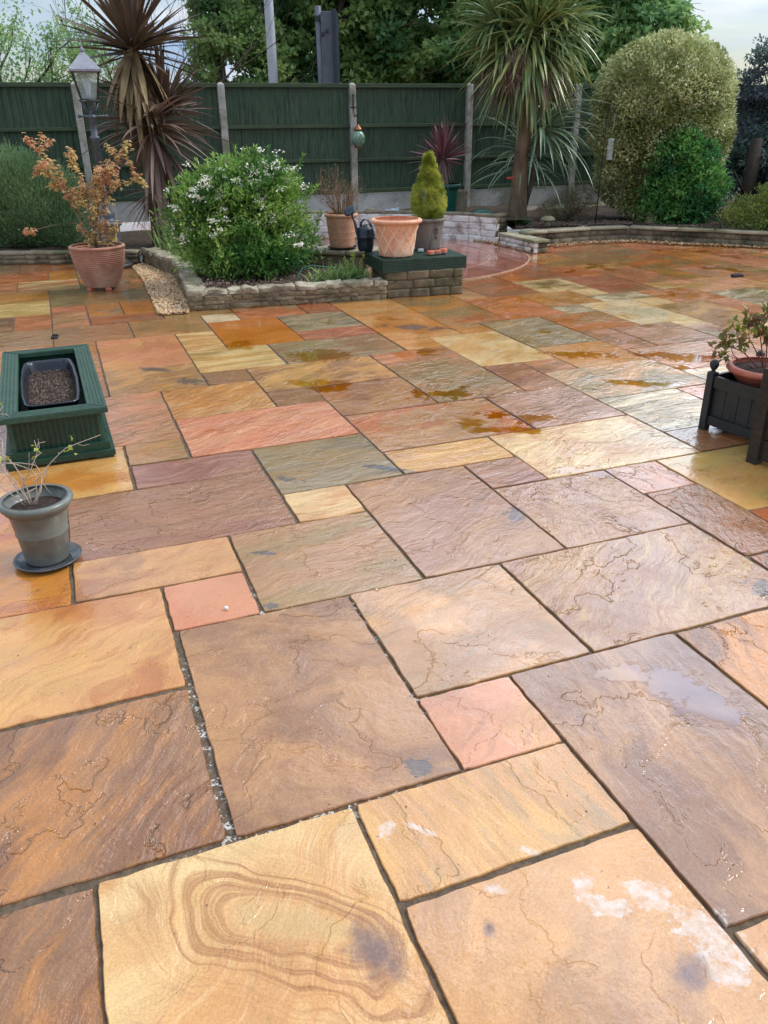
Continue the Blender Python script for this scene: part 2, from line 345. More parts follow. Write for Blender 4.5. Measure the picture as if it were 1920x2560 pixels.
    t = g.math('MULTIPLY', g.noise(g.vmath('ADD', PR, (7.1, 3.3, 1.7)), 1.4, 7, 0.56), 7.0)
    fr = g.math('FRACT', t); T = g.math('ADD', g.math('FLOOR', t), g.rng(fr, 0.0, 0.07, smooth=True))
    dry = g.math('SUBTRACT', 1.0, pool)
    rp = g.noise(g.vmath('MULTIPLY', P2, (4, 17, 1)), 1.5, 5, 0.6)
    rp2 = g.math('MULTIPLY', g.noise(P, 20, 4, 0.62), g.rng(g.noise(P, 2.6, 3), 0.38, 0.62, 0.25, 1.0)); gr = g.noise(P, 130, 1, 0.6)
    h = g.math('ADD', g.math('MULTIPLY', T, 0.0028), g.math('ADD', g.math('MULTIPLY', rp, 0.0062), g.math('ADD', g.math('MULTIPLY', rp2, 0.0060), g.math('MULTIPLY', gr, 0.0006))))
    h = g.math('SUBTRACT', h, 0.0165)
    hs = g.math('MULTIPLY', g.math('MULTIPLY', h, dry), rv)
    nrm = g.bump(hs, 1.0)
    edge = g.math('MULTIPLY', g.rng(fr, 0.09, 0.0), g.math('MULTIPLY', g.rng(g.noise(P, 3.0, 3), 0.50, 0.66), 0.22)); col = g.mix(edge, col, g.mix(1.0, col, (0.42, 0.33, 0.27, 1), 'MULTIPLY'))
    rough = g.rng(g.math('MAXIMUM', pool, g.math('MULTIPLY', damp, 0.35)), 0, 1, 0.28, 0.04)
    coat = g.rng(g.math('MAXIMUM', pool, damp), 0, 1, 0.75, 1.0)
    coat = g.math('MULTIPLY', coat, g.math('SUBTRACT', 1.0, salt))
    sh = g.bsdf(col, rough, nrm, Specular_IOR_Level=0.5, Coat_Weight=coat, Coat_Roughness=0.035, Coat_IOR=1.45, Coat_Normal=nrm)
    return g.done(sh)
stone_mat()

def joint_mat():
    g = G('wet_mortar'); W = g.pos()
    f = g.rng(g.noise(W, 45, 5, 0.7), 0.3, 0.7); col = g.mix(f, lin((66, 52, 38)), lin((120, 100, 78)))
    lime = g.math('MULTIPLY', g.rng(g.noise(W, 55, 3, 0.7), 0.56, 0.62), g.rng(g.vmath('LENGTH', g.vmath('MULTIPLY', g.vmath('SUBTRACT', W, (-0.25, 1.95, 0)), (1 / .45, 1 / .8, 0)), None, out=1), 1.0, 0.7))
    col = g.mix(lime, col, lin((215, 210, 200)))
    moss = g.math('MULTIPLY', g.rng(g.noise(W, 14, 3), 0.5, 0.62), 0.35); col = g.mix(moss, col, lin((62, 56, 38)))
    return g.done(g.bsdf(col, 0.7, g.bump(g.noise(W, 110, 4, 0.75), 0.006)))
joint_mat()

def wood_mat(name, c1, c2, rough=0.5, stretch=(12, 12, 1.2), c3=None, bump=0.002):
    return mat_simple(name, c1, c2, rough, 3.5, bump, 8, stretch=stretch, c3=c3)

mat_simple('soil', (46, 34, 26), (86, 68, 54), 0.9, 12, 0.02, 26, c3=(60, 50, 34))
mat_simple('lawn_ground', (70, 74, 44), (96, 92, 60), 0.95, 2, 0.02, 9)
mat_simple('concrete_post', (150, 146, 138), (186, 183, 176), 0.85, 9, 0.002, 90, c3=(128, 130, 112))
mat_simple('concrete_board', (176, 176, 174), (196, 195, 190), 0.85, 4, 0.004, 60, c3=(132, 134, 118))
mat_simple('rubble_stone', (104, 90, 68), (150, 132, 102), 0.75, 7, 0.020, 20, c3=(80, 76, 48), lo=0.3, hi=0.7)
mat_simple('rubble_cap', (128, 116, 94), (188, 178, 154), 0.65, 6, 0.018, 18, c3=(120, 116, 92))
mat_simple('wall_mortar', (112, 98, 82), (140, 122, 102), 0.9, 8, 0.006, 60)
mat_simple('plinth_brick', (92, 82, 62), (130, 112, 86), 0.75, 7, 0.008, 32, c3=(78, 76, 50))
mat_simple('white_mortar', (196, 186, 176), (216, 208, 200), 0.8, 12, 0.006, 50)
mat_simple('white_brick', (220, 212, 204), (240, 236, 230), 0.7, 9, 0.014, 22, c3=(166, 150, 138), lo=0.25, hi=0.6)
mat_simple('grey_brick', (92, 86, 66), (138, 126, 102), 0.75, 5, 0.006, 32, c3=(62, 60, 42))
mat_simple('coping', (150, 142, 118), (182, 172, 148), 0.6, 4, 0.004, 50, c3=(122, 120, 88))
mat_simple('old_coping', (128, 118, 98), (160, 150, 128), 0.7, 6, 0.006, 40, c3=(92, 96, 62))
mat_simple('red_paving', (150, 88, 72), (178, 112, 92), 0.2, 3, 0.0015, 24, c3=(132, 78, 72), Coat_Weight=0.8, Coat_Roughness=0.05)
mat_simple('pale_joint', (150, 122, 98), (184, 158, 130), 0.8, 30, 0.004, 80)
wood_mat('fence_green', (46, 68, 50), (72, 96, 72), 0.7, (26, 26, 1.6), c3=(38, 56, 44))
wood_mat('fence_rail', (52, 72, 50), (72, 86, 56), 0.7, (1.2, 12, 12), c3=(44, 62, 48))
mat_simple('planter_green', (36, 66, 50), (50, 84, 64), 0.4, 9, 0.003, 60, stretch=(2, 2, 2), c3=(38, 66, 56))
mat_simple('planter_dark_green', (18, 50, 38), (28, 66, 50), 0.4, 9, 0.003, 60)
mat_simple('deck_green', (30, 54, 42), (44, 70, 54), 0.45, 9, 0.003, 60, c3=(32, 64, 52))
mat_simple('planter_black', (20, 24, 27), (34, 40, 42), 0.45, 8, 0.003, 50)
mat_simple('old_wood', (34, 28, 20), (62, 46, 32), 0.7, 5, 0.004, 40, stretch=(3, 3, 9), c3=(44, 44, 32))
mat_simple('black_plastic', (20, 24, 34), (30, 35, 48), 0.25, 5, 0)
mat_simple('navy_plastic', (22, 34, 46), (32, 46, 60), 0.33, 5, 0)
mat_simple('terracotta_ribbed', (158, 106, 84), (186, 138, 114), 0.7, 6, 0.003, 40, c3=(192, 156, 134))
mat_simple('terracotta_tan', (184, 134, 104), (206, 158, 124), 0.7, 5, 0.003, 40, c3=(196, 146, 112))
mat_simple('terracotta_pale', (212, 150, 116), (232, 176, 142), 0.7, 7, 0.004, 40, c3=(236, 196, 166))
mat_simple('terracotta_red', (172, 92, 72), (196, 116, 94), 0.55, 5, 0.002, 40)
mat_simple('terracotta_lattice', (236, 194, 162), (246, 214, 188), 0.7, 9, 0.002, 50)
mat_simple('stone_grey_pot', (118, 108, 102), (140, 130, 122), 0.75, 5, 0.003, 60, stretch=(4, 4, .7), c3=(100, 94, 90))
mat_simple('stone_grey_relief', (84, 76, 70), (96, 88, 82), 0.8, 5, 0)
mat_simple('tub_grey', (92, 96, 90), (120, 124, 116), 0.3, 3, 0.0005, 90, c3=(100, 104, 100))
mat_simple('saucer_grey', (62, 66, 70), (88, 92, 96), 0.12, 5, 0.0005, 30)
mat_simple('green_pot', (20, 78, 66), (32, 96, 82), 0.35, 4, 0)
mat_simple('lamp_metal', (58, 66, 74), (86, 96, 106), 0.45, 12, 0.002, 60)
mat_simple('lamp_roof', (128, 130, 142), (156, 158, 168), 0.4, 8, 0.001, 60)
mat_simple('galvanised', (166, 172, 182), (186, 192, 200), 0.35, 3, 0)
mat_simple('column_grey', (84, 88, 100), (104, 108, 120), 0.5, 3, 0)
mat_simple('column_dark', (36, 44, 60), (46, 54, 70), 0.5, 3, 0)
mat_simple('dark_iron', (30, 30, 30), (44, 42, 40), 0.5, 8, 0)
mat_simple('brass', (140, 100, 60), (104, 74, 46), 0.4, 8, 0.001, 60, Metallic=0.6)
mat_simple('lantern_glass', (96, 132, 112), (150, 178, 156), 0.15, 22, 0.002, 50, c3=(70, 100, 84))
mat_simple('clay_brick', (190, 98, 72), (212, 124, 94), 0.8, 12, 0.003, 60, c3=(170, 150, 136))
mat_simple('light_plastic', (180, 200, 206), (200, 214, 220), 0.4, 5, 0)
mat_simple('red_paint', (196, 64, 44), (214, 80, 56), 0.4, 5, 0)
mat_simple('hose_green', (40, 88, 74), (52, 104, 88), 0.35, 5, 0)
mat_simple('stone_ornament', (132, 126, 98), (160, 152, 124), 0.8, 9, 0.006, 50)
mat_simple('bark', (98, 82, 64), (136, 118, 94), 0.85, 4, 0.012, 22, stretch=(3, 3, .8), c3=(88, 76, 60))
mat_simple('bark_grey', (66, 58, 50), (98, 88, 76), 0.85, 6, 0.004, 30)
mat_simple('twig_brown', (120, 92, 70), (150, 120, 94), 0.8, 20, 0)
mat_simple('twig_pale', (168, 148, 128), (196, 178, 160), 0.7, 20, 0)
mat_simple('twig_red', (128, 66, 54), (150, 84, 66), 0.7, 20, 0)
mat_simple('compost', (36, 24, 18), (66, 46, 36), 0.9, 30, 0.02, 60)
def pebble_mat():
    g = G('pebbles'); lc = g.attr('lc', 'Fac'); r = g.n('ShaderNodeValToRGB'); cr_ = r.color_ramp
    for i, (p, c) in enumerate([(0.0, (120, 84, 50)), (0.3, (178, 134, 86)), (0.6, (204, 172, 126)), (0.85, (226, 206, 172)), (1.0, (150, 130, 110))]):
        e = cr_.elements[i] if i < 2 else cr_.elements.new(p); e.position = p; e.color = lin(c)
    g.put(r.inputs[0], lc); return g.done(g.bsdf(r.outputs[0], 0.35))
pebble_mat()
def glass_mat():
    g = G('lamp_glass'); b = g.bsdf(lin((205, 220, 215)), 0.12); t = g.n('ShaderNodeBsdfTransparent'); m = g.n('ShaderNodeMixShader'); m.inputs[0].default_value = 0.28
    g.t.links.new(t.outputs[0], m.inputs[1]); g.t.links.new(b, m.inputs[2]); return g.done(m.outputs[0])
glass_mat()
# foliage
mat_leaf('leaf_spirea', (84, 134, 54), (178, 208, 104), (70, 120, 54), 0.38)
mat_leaf('flower_white', (246, 242, 222), (255, 252, 238), None, 0.6, 0.15)
mat_leaf('leaf_rosemary', (112, 146, 96), (176, 200, 148), (126, 160, 110), 0.6)
mat_leaf('leaf_maple', (220, 184, 128), (222, 210, 136), (214, 160, 122), 0.5, 0.3, 3.5)
mat_leaf('leaf_conifer', (164, 172, 62), (220, 222, 112), (136, 150, 54), 0.6, 0.3, 9)
mat_leaf('leaf_cordyline_purple', (66, 52, 52), (132, 108, 92), (100, 86, 66), 0.28, 0.1)
mat_leaf('leaf_cordyline_dead', (142, 118, 84), (190, 168, 122), (128, 108, 76), 0.5, 0.15)
mat_leaf('leaf_cordyline_brown', (96, 76, 70), (156, 130, 118), (112, 92, 80), 0.4, 0.12)
mat_leaf('leaf_cordyline_red', (98, 56, 66), (156, 108, 112), None, 0.35, 0.2)
mat_leaf('leaf_palm', (92, 116, 70), (188, 192, 118), (112, 136, 84), 0.25, 0.2)
mat_leaf('leaf_palm_blue', (92, 118, 96), (166, 186, 150), (104, 130, 104), 0.25, 0.2)
mat_leaf('thatch', (120, 100, 86), (156, 134, 114), (102, 86, 74), 0.8, 0.1)
mat_leaf('leaf_dome', (184, 190, 122), (240, 242, 196), (144, 154, 92), 0.35, 0.3, 3)
mat_leaf('leaf_laurel', (68, 132, 66), (146, 194, 106), (64, 126, 74), 0.22, 0.4)
mat_leaf('leaf_euonymus', (92, 122, 54), (176, 184, 94), (80, 112, 62), 0.3, 0.3)
mat_leaf('leaf_tree_a', (116, 150, 88), (194, 214, 134), (120, 160, 98), 0.35, 0.5, 1.0)
mat_leaf('leaf_tree_b', (108, 150, 86), (192, 214, 132), (94, 138, 86), 0.35, 0.5, 0.8)
mat_leaf('leaf_tree_c', (120, 162, 98), (190, 214, 138), (124, 168, 110), 0.35, 0.5, 1.0)
mat_leaf('leaf_tree_dark', (84, 108, 98), (134, 156, 146), (104, 112, 120), 0.5, 0.35, 1.0)
mat_leaf('leaf_bulb', (112, 148, 80), (172, 192, 116), (132, 166, 98), 0.4, 0.3)
mat_leaf('leaf_heather', (104, 104, 66), (144, 136, 88), (92, 80, 64), 0.7, 0.2)
mat_leaf('leaf_rose', (96, 116, 44), (158, 172, 78), (120, 84, 56), 0.4, 0.35, 6)
mat_leaf('leaf_new', (150, 170, 60), (188, 198, 84), None, 0.4, 0.35)

# ------------------------------------------------------------------ ground + patio
def structure(o): o['kind'] = 'structure'; return o
gm = M(); gm.box((0, 150, -0.55), (700, 700, 1.0)); structure(gm.build('ground', 'lawn_ground'))
UI = [-20, 0, 5, 9, 12, 14, 16, 19, 40]; UV = [-3.925, .0955, 1.1, 1.893, 2.473, 2.865, 3.245, 3.83, 7.95]
VI = [-6, -2, 0, 5, 10, 12, 15, 18, 20, 60]; VV = [-.29, .521, .927, 1.950, 2.965, 3.360, 3.955, 4.56, 4.97, 13.1]
cY, sY = math.cos(YAW), math.sin(YAW)
def gw(i, j):
    u = CAMH * np.interp(i, UI, UV); v = CAMH * np.interp(j, VI, VV)
    return np.array([u * cY - v * sY, u * sY + v * cY])
PAL = dict(tan=(172, 134, 98), brown=(148, 112, 84), dbrown=(128, 90, 60), purple=(148, 102, 88), mauve=(158, 118, 92), pink=(204, 148, 120), salmon=(202, 134, 104), orange=(192, 118, 50), gold=(196, 138, 70), yellow=(212, 172, 114), cream=(226, 202, 160), grey=(152, 138, 114), olive=(150, 126, 86), white=(214, 206, 188), red=(172, 104, 84), rust=(176, 108, 68), sand=(204, 160, 112), slate=(112, 108, 98), ygreen=(194, 172, 114), choc=(118, 76, 54), lilac=(186, 150, 138))
# i0,i1,j0,j1, c1,c2,c3, angle(deg rel. slab), warp, stretch, ring, relief
S = [
(-1,1,-3,0,'yellow','sand','cream',55,.55,1.5,.95,.45),(-4,-1,-3,0,'brown','dbrown','gold',60,.2,3,.1,1.5),
(1,3,-1,0,'sand','yellow','grey',100,.15,4,0,.5),(1,3,-4,-1,'sand','tan','sand',40,.35,2,.0,.25),(3,5,-4,-2,'sand','cream','rust',60,.2,2,0,.4),
(3,5,-2,1,'tan','brown','dbrown',80,.3,3,.0,.62),(2,3,0,1,'sand','pink','mauve',20,.3,1.5,.5,.3),(0,2,0,3,'brown','tan','mauve',-30,.5,1.6,.35,.5),
(-3,0,0,2,'brown','dbrown','gold',50,.2,3,.0,1.6),(-3,0,2,4,'yellow','sand','rust',40,.5,2.2,.45,.4),(0,1,3,4,'pink','salmon','pink',0,.3,1,0,.2),
(-1,1,4,5,'sand','mauve','rust',20,.4,1.5,.2,.35),(1,3,3,5,'olive','tan','mauve',10,.25,2.6,.0,.55),(2,4,1,3,'tan','sand','grey',20,.5,1.3,.7,.45),
(4,7,1,3,'tan','mauve','ygreen',40,.4,2,.1,.95),(5,8,-1,1,'gold','dbrown','gold',80,.3,3,0,1.0),(3,5,3,6,'mauve','tan','brown',30,.3,2.2,.1,.4),(5,7,3,5,'mauve','tan','lilac',80,.3,2.2,.0,1.2),
(5,6,5,6,'mauve','purple','pink',10,.2,2,0,.5),(7,8,4,5,'lilac','pink','mauve',100,.15,5,0,.9),(7,8,2,4,'mauve','brown','rust',60,.3,2,0,1.3),(7,9,0,2,'dbrown','rust','slate',60,.3,2,0,.8),
(8,11,3,5,'ygreen','yellow','gold',30,.3,1.5,.2,.25),(8,9,2,3,'red','rust','purple',0,.2,2,0,.4),(6,9,5,7,'cream','sand','tan',20,.5,1.5,.1,.6),(9,11,5,6,'tan','mauve','rust',20,.3,2,0,.6),
(4,6,6,7,'sand','yellow','tan',5,.2,3,.0,.4),(2,4,6,8,'grey','olive','slate',5,.2,3,.0,.35),(2,3,5,6,'cream','sand','rust',5,.15,4,.0,.3),(-1,2,5,7,'mauve','brown','purple',5,.25,2.4,.0,.9),
(0,2,7,8,'purple','mauve','lilac',10,.3,2,.0,.4),(0,1,8,9,'olive','tan','gold',10,.3,2,0,.5),(-3,0,7,9,'gold','yellow','tan',10,.3,2,0,.4),(-3,-1,4,7,'rust','gold','brown',20,.3,2,0,.5),
(1,4,8,10,'salmon','pink','rust',30,.25,3,.0,.85),(4,7,7,9,'tan','rust','sand',20,.5,2,.3,.55),(7,9,7,9,'mauve','lilac','brown',15,.25,2,.0,.7),(4,6,9,11,'mauve','tan','rust',30,.3,2.5,.0,.6),
(3,4,10,11,'mauve','brown','purple',5,.2,3,0,.4),(1,3,10,12,'gold','sand','choc',35,.25,3.5,.0,.8),(-1,1,9,12,'tan','pink','rust',25,.3,3,.0,.7),(2,3,12,13,'mauve','brown','purple',5,.2,3,0,.4),
(3,6,11,13,'sand','mauve','olive',25,.35,2.6,.0,.5),(0,2,12,14,'tan','sand','olive',20,.3,4,.0,.5),(2,4,13,15,'yellow','cream','olive',5,.15,6,.0,.3),(4,7,13,15,'grey','mauve','olive',10,.25,4,.0,.5),
(0,2,14,17,'pink','sand','salmon',30,.6,1.2,.6,.3),(2,3,15,17,'cream','sand','rust',5,.15,6,.0,.3),(3,5,15,18,'orange','orange','gold',5,.2,2,.0,.12),(5,7,16,18,'slate','grey','white',5,.2,3,.0,.5),
(5,7,15,16,'red','pink','purple',10,.25,3,.0,.5),(7,9,14,17,'gold','sand','orange',30,.6,1.4,.5,.3),(7,8,13,14,'sand','gold','tan',5,.2,2,0,.3),(6,8,12,13,'mauve','pink','purple',5,.15,6,.0,.3),
(6,8,9,12,'olive','tan','dbrown',25,.35,2.4,.0,.9),(8,9,9,11,'mauve','purple','pink',15,.3,2,0,.5),(8,10,11,14,'cream','yellow','white',35,.35,2,.2,.25),(9,10,10,11,'mauve','pink','tan',10,.3,2,0,.4),
(9,12,8,10,'grey','sand','olive',30,.4,2,.0,1.0),(10,12,10,12,'sand','gold','lilac',20,.3,3,.0,.4),(10,12,12,15,'grey','olive','ygreen',30,.35,2,.0,1.0),(9,10,14,15,'tan','gold','sand',10,.2,3,0,.4),
(8,9,14,15,'tan','sand','gold',10,.2,2,0,.4),(9,11,15,16,'tan','rust','gold',10,.2,3,0,.4),(9,11,16,19,'olive','gold','tan',10,.3,2,.0,.3),(11,13,15,18,'salmon','orange','gold',25,.2,5,.0,.5),
(9,11,6,8,'white','grey','cream',10,.2,5,.0,.9),(11,13,6,8,'pink','salmon','tan',10,.2,2,0,.5),(12,15,9,11,'pink','lilac','sand',15,.25,2,.0,.4),(12,13,11,13,'pink','mauve','rust',10,.25,2,0,.5),
(13,15,11,13,'lilac','mauve','pink',10,.2,3,.0,.4),(12,14,13,15,'tan','orange','mauve',20,.3,2,.0,.4),(13,14,15,16,'white','grey','olive',5,.2,2,0,.4),(14,16,13,16,'cream','white','sand',30,.35,3,.0,.3),
(12,14,8,9,'grey','cream','tan',5,.2,3,0,.4),(15,17,16,17,'white','grey','cream',5,.2,3,0,.4),(13,15,16,18,'sand','gold','tan',15,.3,2,.0,.4),(16,17,15,16,'cream','yellow','sand',5,.2,3,0,.3),
(15,16,12,13,'lilac','cream','tan',5,.2,3,0,.4),(17,19,15,17,'pink','orange','salmon',25,.3,3,.0,.5),(16,18,12,15,'tan','sand','olive',20,.4,2,.0,.4),(18,19,12,15,'pink','salmon','sand',10,.2,3,0,.4),
(19,21,13,16,'grey','white','olive',30,.3,4,.0,.4),(19,22,16,18,'sand','pink','cream',10,.25,2,.0,.4),(18,19,17,18,'cream','sand','tan',5,.2,2,0,.3),(16,18,17,20,'mauve','red','tan',10,.3,2,.0,.4),
(18,20,18,21,'salmon','mauve','rust',20,.35,2,.0,.4),(14,16,18,20,'cream','olive','dbrown',20,.35,2,.0,.4),(20,21,18,20,'olive','gold','rust',5,.2,2,0,.3),(21,23,18,20,'pink','lilac','salmon',10,.3,2,.0,.3),
(1,3,17,19,'olive','tan','gold',20,.35,2,.0,.5),(-1,1,17,19,'tan','mauve','olive',10,.3,4,.0,.5),(-3,-1,17,19,'tan','mauve','grey',10,.3,4,.0,.5),(0,2,19,20,'mauve','rust','choc',5,.2,4,.0,.4),
(-1,0,19,21,'tan','pink','brown',10,.3,3,.0,.4),(0,1,20,22,'gold','grey','choc',5,.2,3,.0,.4),(1,2,20,22,'gold','orange','olive',5,.2,2,.0,.3),(-1,2,22,24,'olive','grey','choc',5,.25,4,.0,.4),(-2,-1,19,21,'salmon','rust','pink',5,.2,2,.0,.3),
(-4,-1,21,23,'cream','ygreen','yellow',5,.2,6,.0,.3),(-4,-2,19,21,'choc','mauve','brown',5,.2,3,.0,.4),(-3,-1,23,25,'sand','gold','tan',5,.2,3,.0,.3),(-2,0,25,27,'salmon','cream','choc',5,.2,4,.0,.3),(-4,-2,25,27,'pink','salmon','sand',5,.2,3,0,.3),
(3,4,18,19,'white','white','cream',5,.2,2,.0,.3),(4,6,18,19,'rust','salmon','brown',5,.2,3,.0,.4),(6,7,18,20,'rust','red','brown',5,.2,2,0,.4),(7,9,17,19,'sand','gold','ygreen',5,.2,3,.0,.4),
(-1,0,27,29,'gold','gold','orange',5,.2,2,0,.2),(-4,-1,27,29,'rust','salmon','orange',5,.2,3,0,.3),(12,14,18,21,'rust','mauve','sand',10,.3,2,.0,.4),(15,17,20,23,'rust','mauve','red',10,.3,2,.0,.3),(17,19,22,24,'gold','olive','rust',5,.3,3,.0,.3),
]
occ = {}
for k, s_ in enumerate(S):
    for i in range(s_[0], s_[1]):
        for j in range(s_[2], s_[3]):
            if (i, j) in occ: print('OVERLAP', s_[:4], S[occ[(i, j)]][:4])
            occ[(i, j)] = k
rs = random.Random(3)
fills = ['tan', 'gold', 'pink', 'salmon', 'mauve', 'sand', 'rust', 'olive', 'cream', 'orange', 'red', 'grey', 'rust', 'salmon', 'gold']
for j in range(-5, 52):
    for i in range(-22, 40):
        if (i, j) in occ: continue
        best = None
        cand = [(3, 2), (2, 3), (2, 2), (2, 1), (1, 2), (1, 1), (2, 3), (3, 2)]; rs.shuffle(cand)
        for (a, b) in cand:
            if (a, b) == (1, 1) and cand.index((a, b)) < 6: continue
            if all((i + x, j + y) not in occ for x in range(a) for y in range(b)): best = (a, b); break
        if not best: best = (1, 1)
        a, b = best
        for x in range(a):
            for y in range(b): occ[(i + x, j + y)] = 999
        c = rs.choices(fills, k=3)
        S.append((i, i + a, j, j + b, c[0], c[1], c[2], rs.choice([5, 10, 20, 30, 95]), rs.uniform(.2, .5), rs.uniform(1.5, 4), rs.choice([0, 0, .3]), rs.uniform(.3, .7)))
def build_patio():
    V = []; F = []; A = {k: [] for k in ('c1', 'c2', 'c3', 'pa', 'rv')}; PC = []
    r = np.random.default_rng(5)
    for s_ in S:
        i0, i1, j0, j1 = s_[:4]
        cen = gw((i0 + i1) / 2, (j0 + j1) / 2)
        if cen[1] < -0.8 or cen[1] > 16 or abs(cen[0]) > 9: continue
        near = cen[1] < 6
        q = [gw(i0, j0), gw(i1, j0), gw(i1, j1), gw(i0, j1)]
        gap = r.uniform(.0045, .0078) if cen[0] > -0.9 or cen[1] > 4 else .009
        eu = np.array([cY, sY]); ev = np.array([-sY, cY])
        gg = [gap * r.uniform(.5, 1.6) for _ in range(4)]
        if near and i0 == 0 and j0 == 0: gg[3] = .016
        q = [q[0] + eu * gg[3] + ev * gg[0], q[1] - eu * gg[1] + ev * gg[0], q[2] - eu * gg[1] - ev * gg[2], q[3] + eu * gg[3] - ev * gg[2]]
        ring = []
        step = .02 if cen[1] < 2.6 else (.05 if near else .3)
        for a in range(4):
            p0, p1 = q[a], q[(a + 1) % 4]; L = np.linalg.norm(p1 - p0); n = max(2, int(L / step)); nr = np.array([(p1 - p0)[1], -(p1 - p0)[0]]) / L
            ph = r.uniform(0, 100)
            for k in range(n):
                t = k / n; e = 0
                if near:
                    e = 0.0042 * mnoise.noise(Vector((t * L * 14 + ph, ph, 0))) + 0.0022 * mnoise.noise(Vector((t * L * 55 + ph, ph, 5)))
                    cd = min(t, 1 - t) * L
                    if cd < .02: e -= (0.02 - cd) * r.uniform(.1, .28)
                ring.append(p0 + (p1 - p0) * t + nr * e)
        ring = np.array(ring); n = len(ring); c2 = ring.mean(0)
        z0 = r.uniform(-.0012, .0012); tx, ty = r.normal(size=2) * 0.0022
        def zz(p): return z0 + (p[0] - c2[0]) * tx + (p[1] - c2[1]) * ty
        base = len(V)
        inn = []
        for p in ring:
            d = (c2 - p); d /= np.linalg.norm(d); inn.append(p + d * (.0025 if near else .0008))
        for p in inn: V.append((p[0], p[1], zz(p)))
        for p in ring: V.append((p[0], p[1], zz(p) - .0030))
        for p in ring: V.append((p[0], p[1], -.03))
        fs = [tuple(range(base, base + n))]
        for k in range(n):
            kk = (k + 1) % n
            fs.append((base + k, base + n + k, base + n + kk, base + kk)); fs.append((base + n + k, base + 2 * n + k, base + 2 * n + kk, base + n + kk))
        F += fs
        ang = R(s_[7]) + YAW; ca, sa = math.cos(-ang), math.sin(-ang); so_ = r.uniform(-40, 40, 3)
        for f in fs:
            for v in f:
                x, y = V[v][0] - c2[0], V[v][1] - c2[1]
                PC.append((x * ca - y * sa + so_[0], x * sa + y * ca + so_[1], so_[2]))
        cc = []
        for nm in s_[4:7]:
            b = np.array(lin(PAL[nm]))[:3] * r.uniform(.93, 1.07); cc.append(tuple(b) + (1,))
        for _ in fs:
            for k_, v_ in zip(('c1', 'c2', 'c3'), cc): A[k_].append(v_)
            A['pa'].append((s_[8], s_[9], s_[10])); A['rv'].append(s_[11])
    me = bpy.data.meshes.new('patio'); me.from_pydata(V, [], F); me.update()
    for k_ in ('c1', 'c2', 'c3'):
        a = me.attributes.new(k_, 'FLOAT_COLOR', 'FACE') if False else None
    nl = [len(f) for f in F]
    for k_ in ('c1', 'c2', 'c3'):
        a = me.attributes.new(k_, 'FLOAT_COLOR', 'CORNER'); a.data.foreach_set('color', np.repeat(np.array(A[k_], np.float32), nl, 0).ravel())
    a = me.attributes.new('pa', 'FLOAT_VECTOR', 'CORNER'); a.data.foreach_set('vector', np.repeat(np.array(A['pa'], np.float32), nl, 0).ravel())
    a = me.attributes.new('rv', 'FLOAT', 'FACE'); a.data.foreach_set('value', np.array(A['rv'], np.float32))
    a = me.attributes.new('pc', 'FLOAT_VECTOR', 'CORNER'); a.data.foreach_set('vector', np.array(PC, np.float32).ravel())
    me.materials.append(MATS['wet_sandstone']); o = bpy.data.objects.new('patio', me); C.objects.link(o); structure(o)
build_patio()
jm = M(); jm.box((0, 7.5, -0.0275), (26, 19, 0.040)); structure(jm.build('patio_mortar', 'wet_mortar'))
# red sandstone circle set into the paving
def circle_patio():
    cx_, cy_ = -0.217, 10.504; m = M(); r = np.random.default_rng(2)
    for (ra, rb, n, ph) in ((0.02, .55, 4, .2), (.56, 1.05, 9, .1), (1.06, 1.565, 14, .25), (1.585, 2.045, 18, .1)):
        for k in range(n):
            a0 = (k + ph) / n * 2 * math.pi + .012 / rb; a1 = (k + 1 + ph) / n * 2 * math.pi - .012 / rb
            aa = np.linspace(a0, a1, 10); z = .013 + r.uniform(-.001, .001)
            P = [(cx_ + rb * math.cos(a), cy_ + rb * math.sin(a)) for a in aa] + [(cx_ + ra * math.cos(a), cy_ + ra * math.sin(a)) for a in aa[::-1]]
            m.prism(P, 0.004, z)
    structure(m.build('circle_paving', 'red_paving', bevel=.003))
    d = M(); aa = np.linspace(0, 2 * math.pi, 90)[:-1]
    d.prism([(cx_ + 2.06 * math.cos(a), cy_ + 2.06 * math.sin(a)) for a in aa], 0.0, 0.008)
    structure(d.build('circle_joint', 'pale_joint'))
circle_patio()
# ------------------------------------------------------------------ beds (soil), gravel
def terrain(name, poly, z, mat='soil', dz=0.03, step=.12):
    """a bumpy sheet clipped to a polygon, with skirts down to the ground"""
    import bmesh
    bm = bmesh.new(); vs = [bm.verts.new((x, y, z)) for x, y in poly]; bm.faces.new(vs)
    xs = [p[0] for p in poly]; ys = [p[1] for p in poly]
    for ax, lo, hi in ((0, min(xs), max(xs)), (1, min(ys), max(ys))):
        k = lo + step
        while k < hi:
            no = (1, 0, 0) if ax == 0 else (0, 1, 0); co = (k, 0, 0) if ax == 0 else (0, k, 0)
            bmesh.ops.bisect_plane(bm, geom=bm.verts[:] + bm.edges[:] + bm.faces[:], plane_co=co, plane_no=no); k += step
    for v in bm.verts: v.co.z = z + dz * mnoise.noise(v.co * 3.0) + dz * .6 * mnoise.noise(v.co * 9.0)
    me = bpy.data.meshes.new(name); bm.to_mesh(me); bm.free()
    me.polygons.foreach_set('use_smooth', [True] * len(me.polygons))
    me.materials.append(MATS[mat]); o = bpy.data.objects.new(name, me); C.objects.link(o); return structure(o)
def FY(x): return 13.4 + .33 * x          # fence line
terrain('bed_soil', [(-1.70, 7.40), (-.03, 7.84), (-.18, 8.45), (-1.05, 9.1), (-1.6, 11.0), (-1.6, FY(-1.6)), (-8, FY(-8)), (-8, 10.28), (-2.93, 10.3), (-2.2, 9.1)], .13)
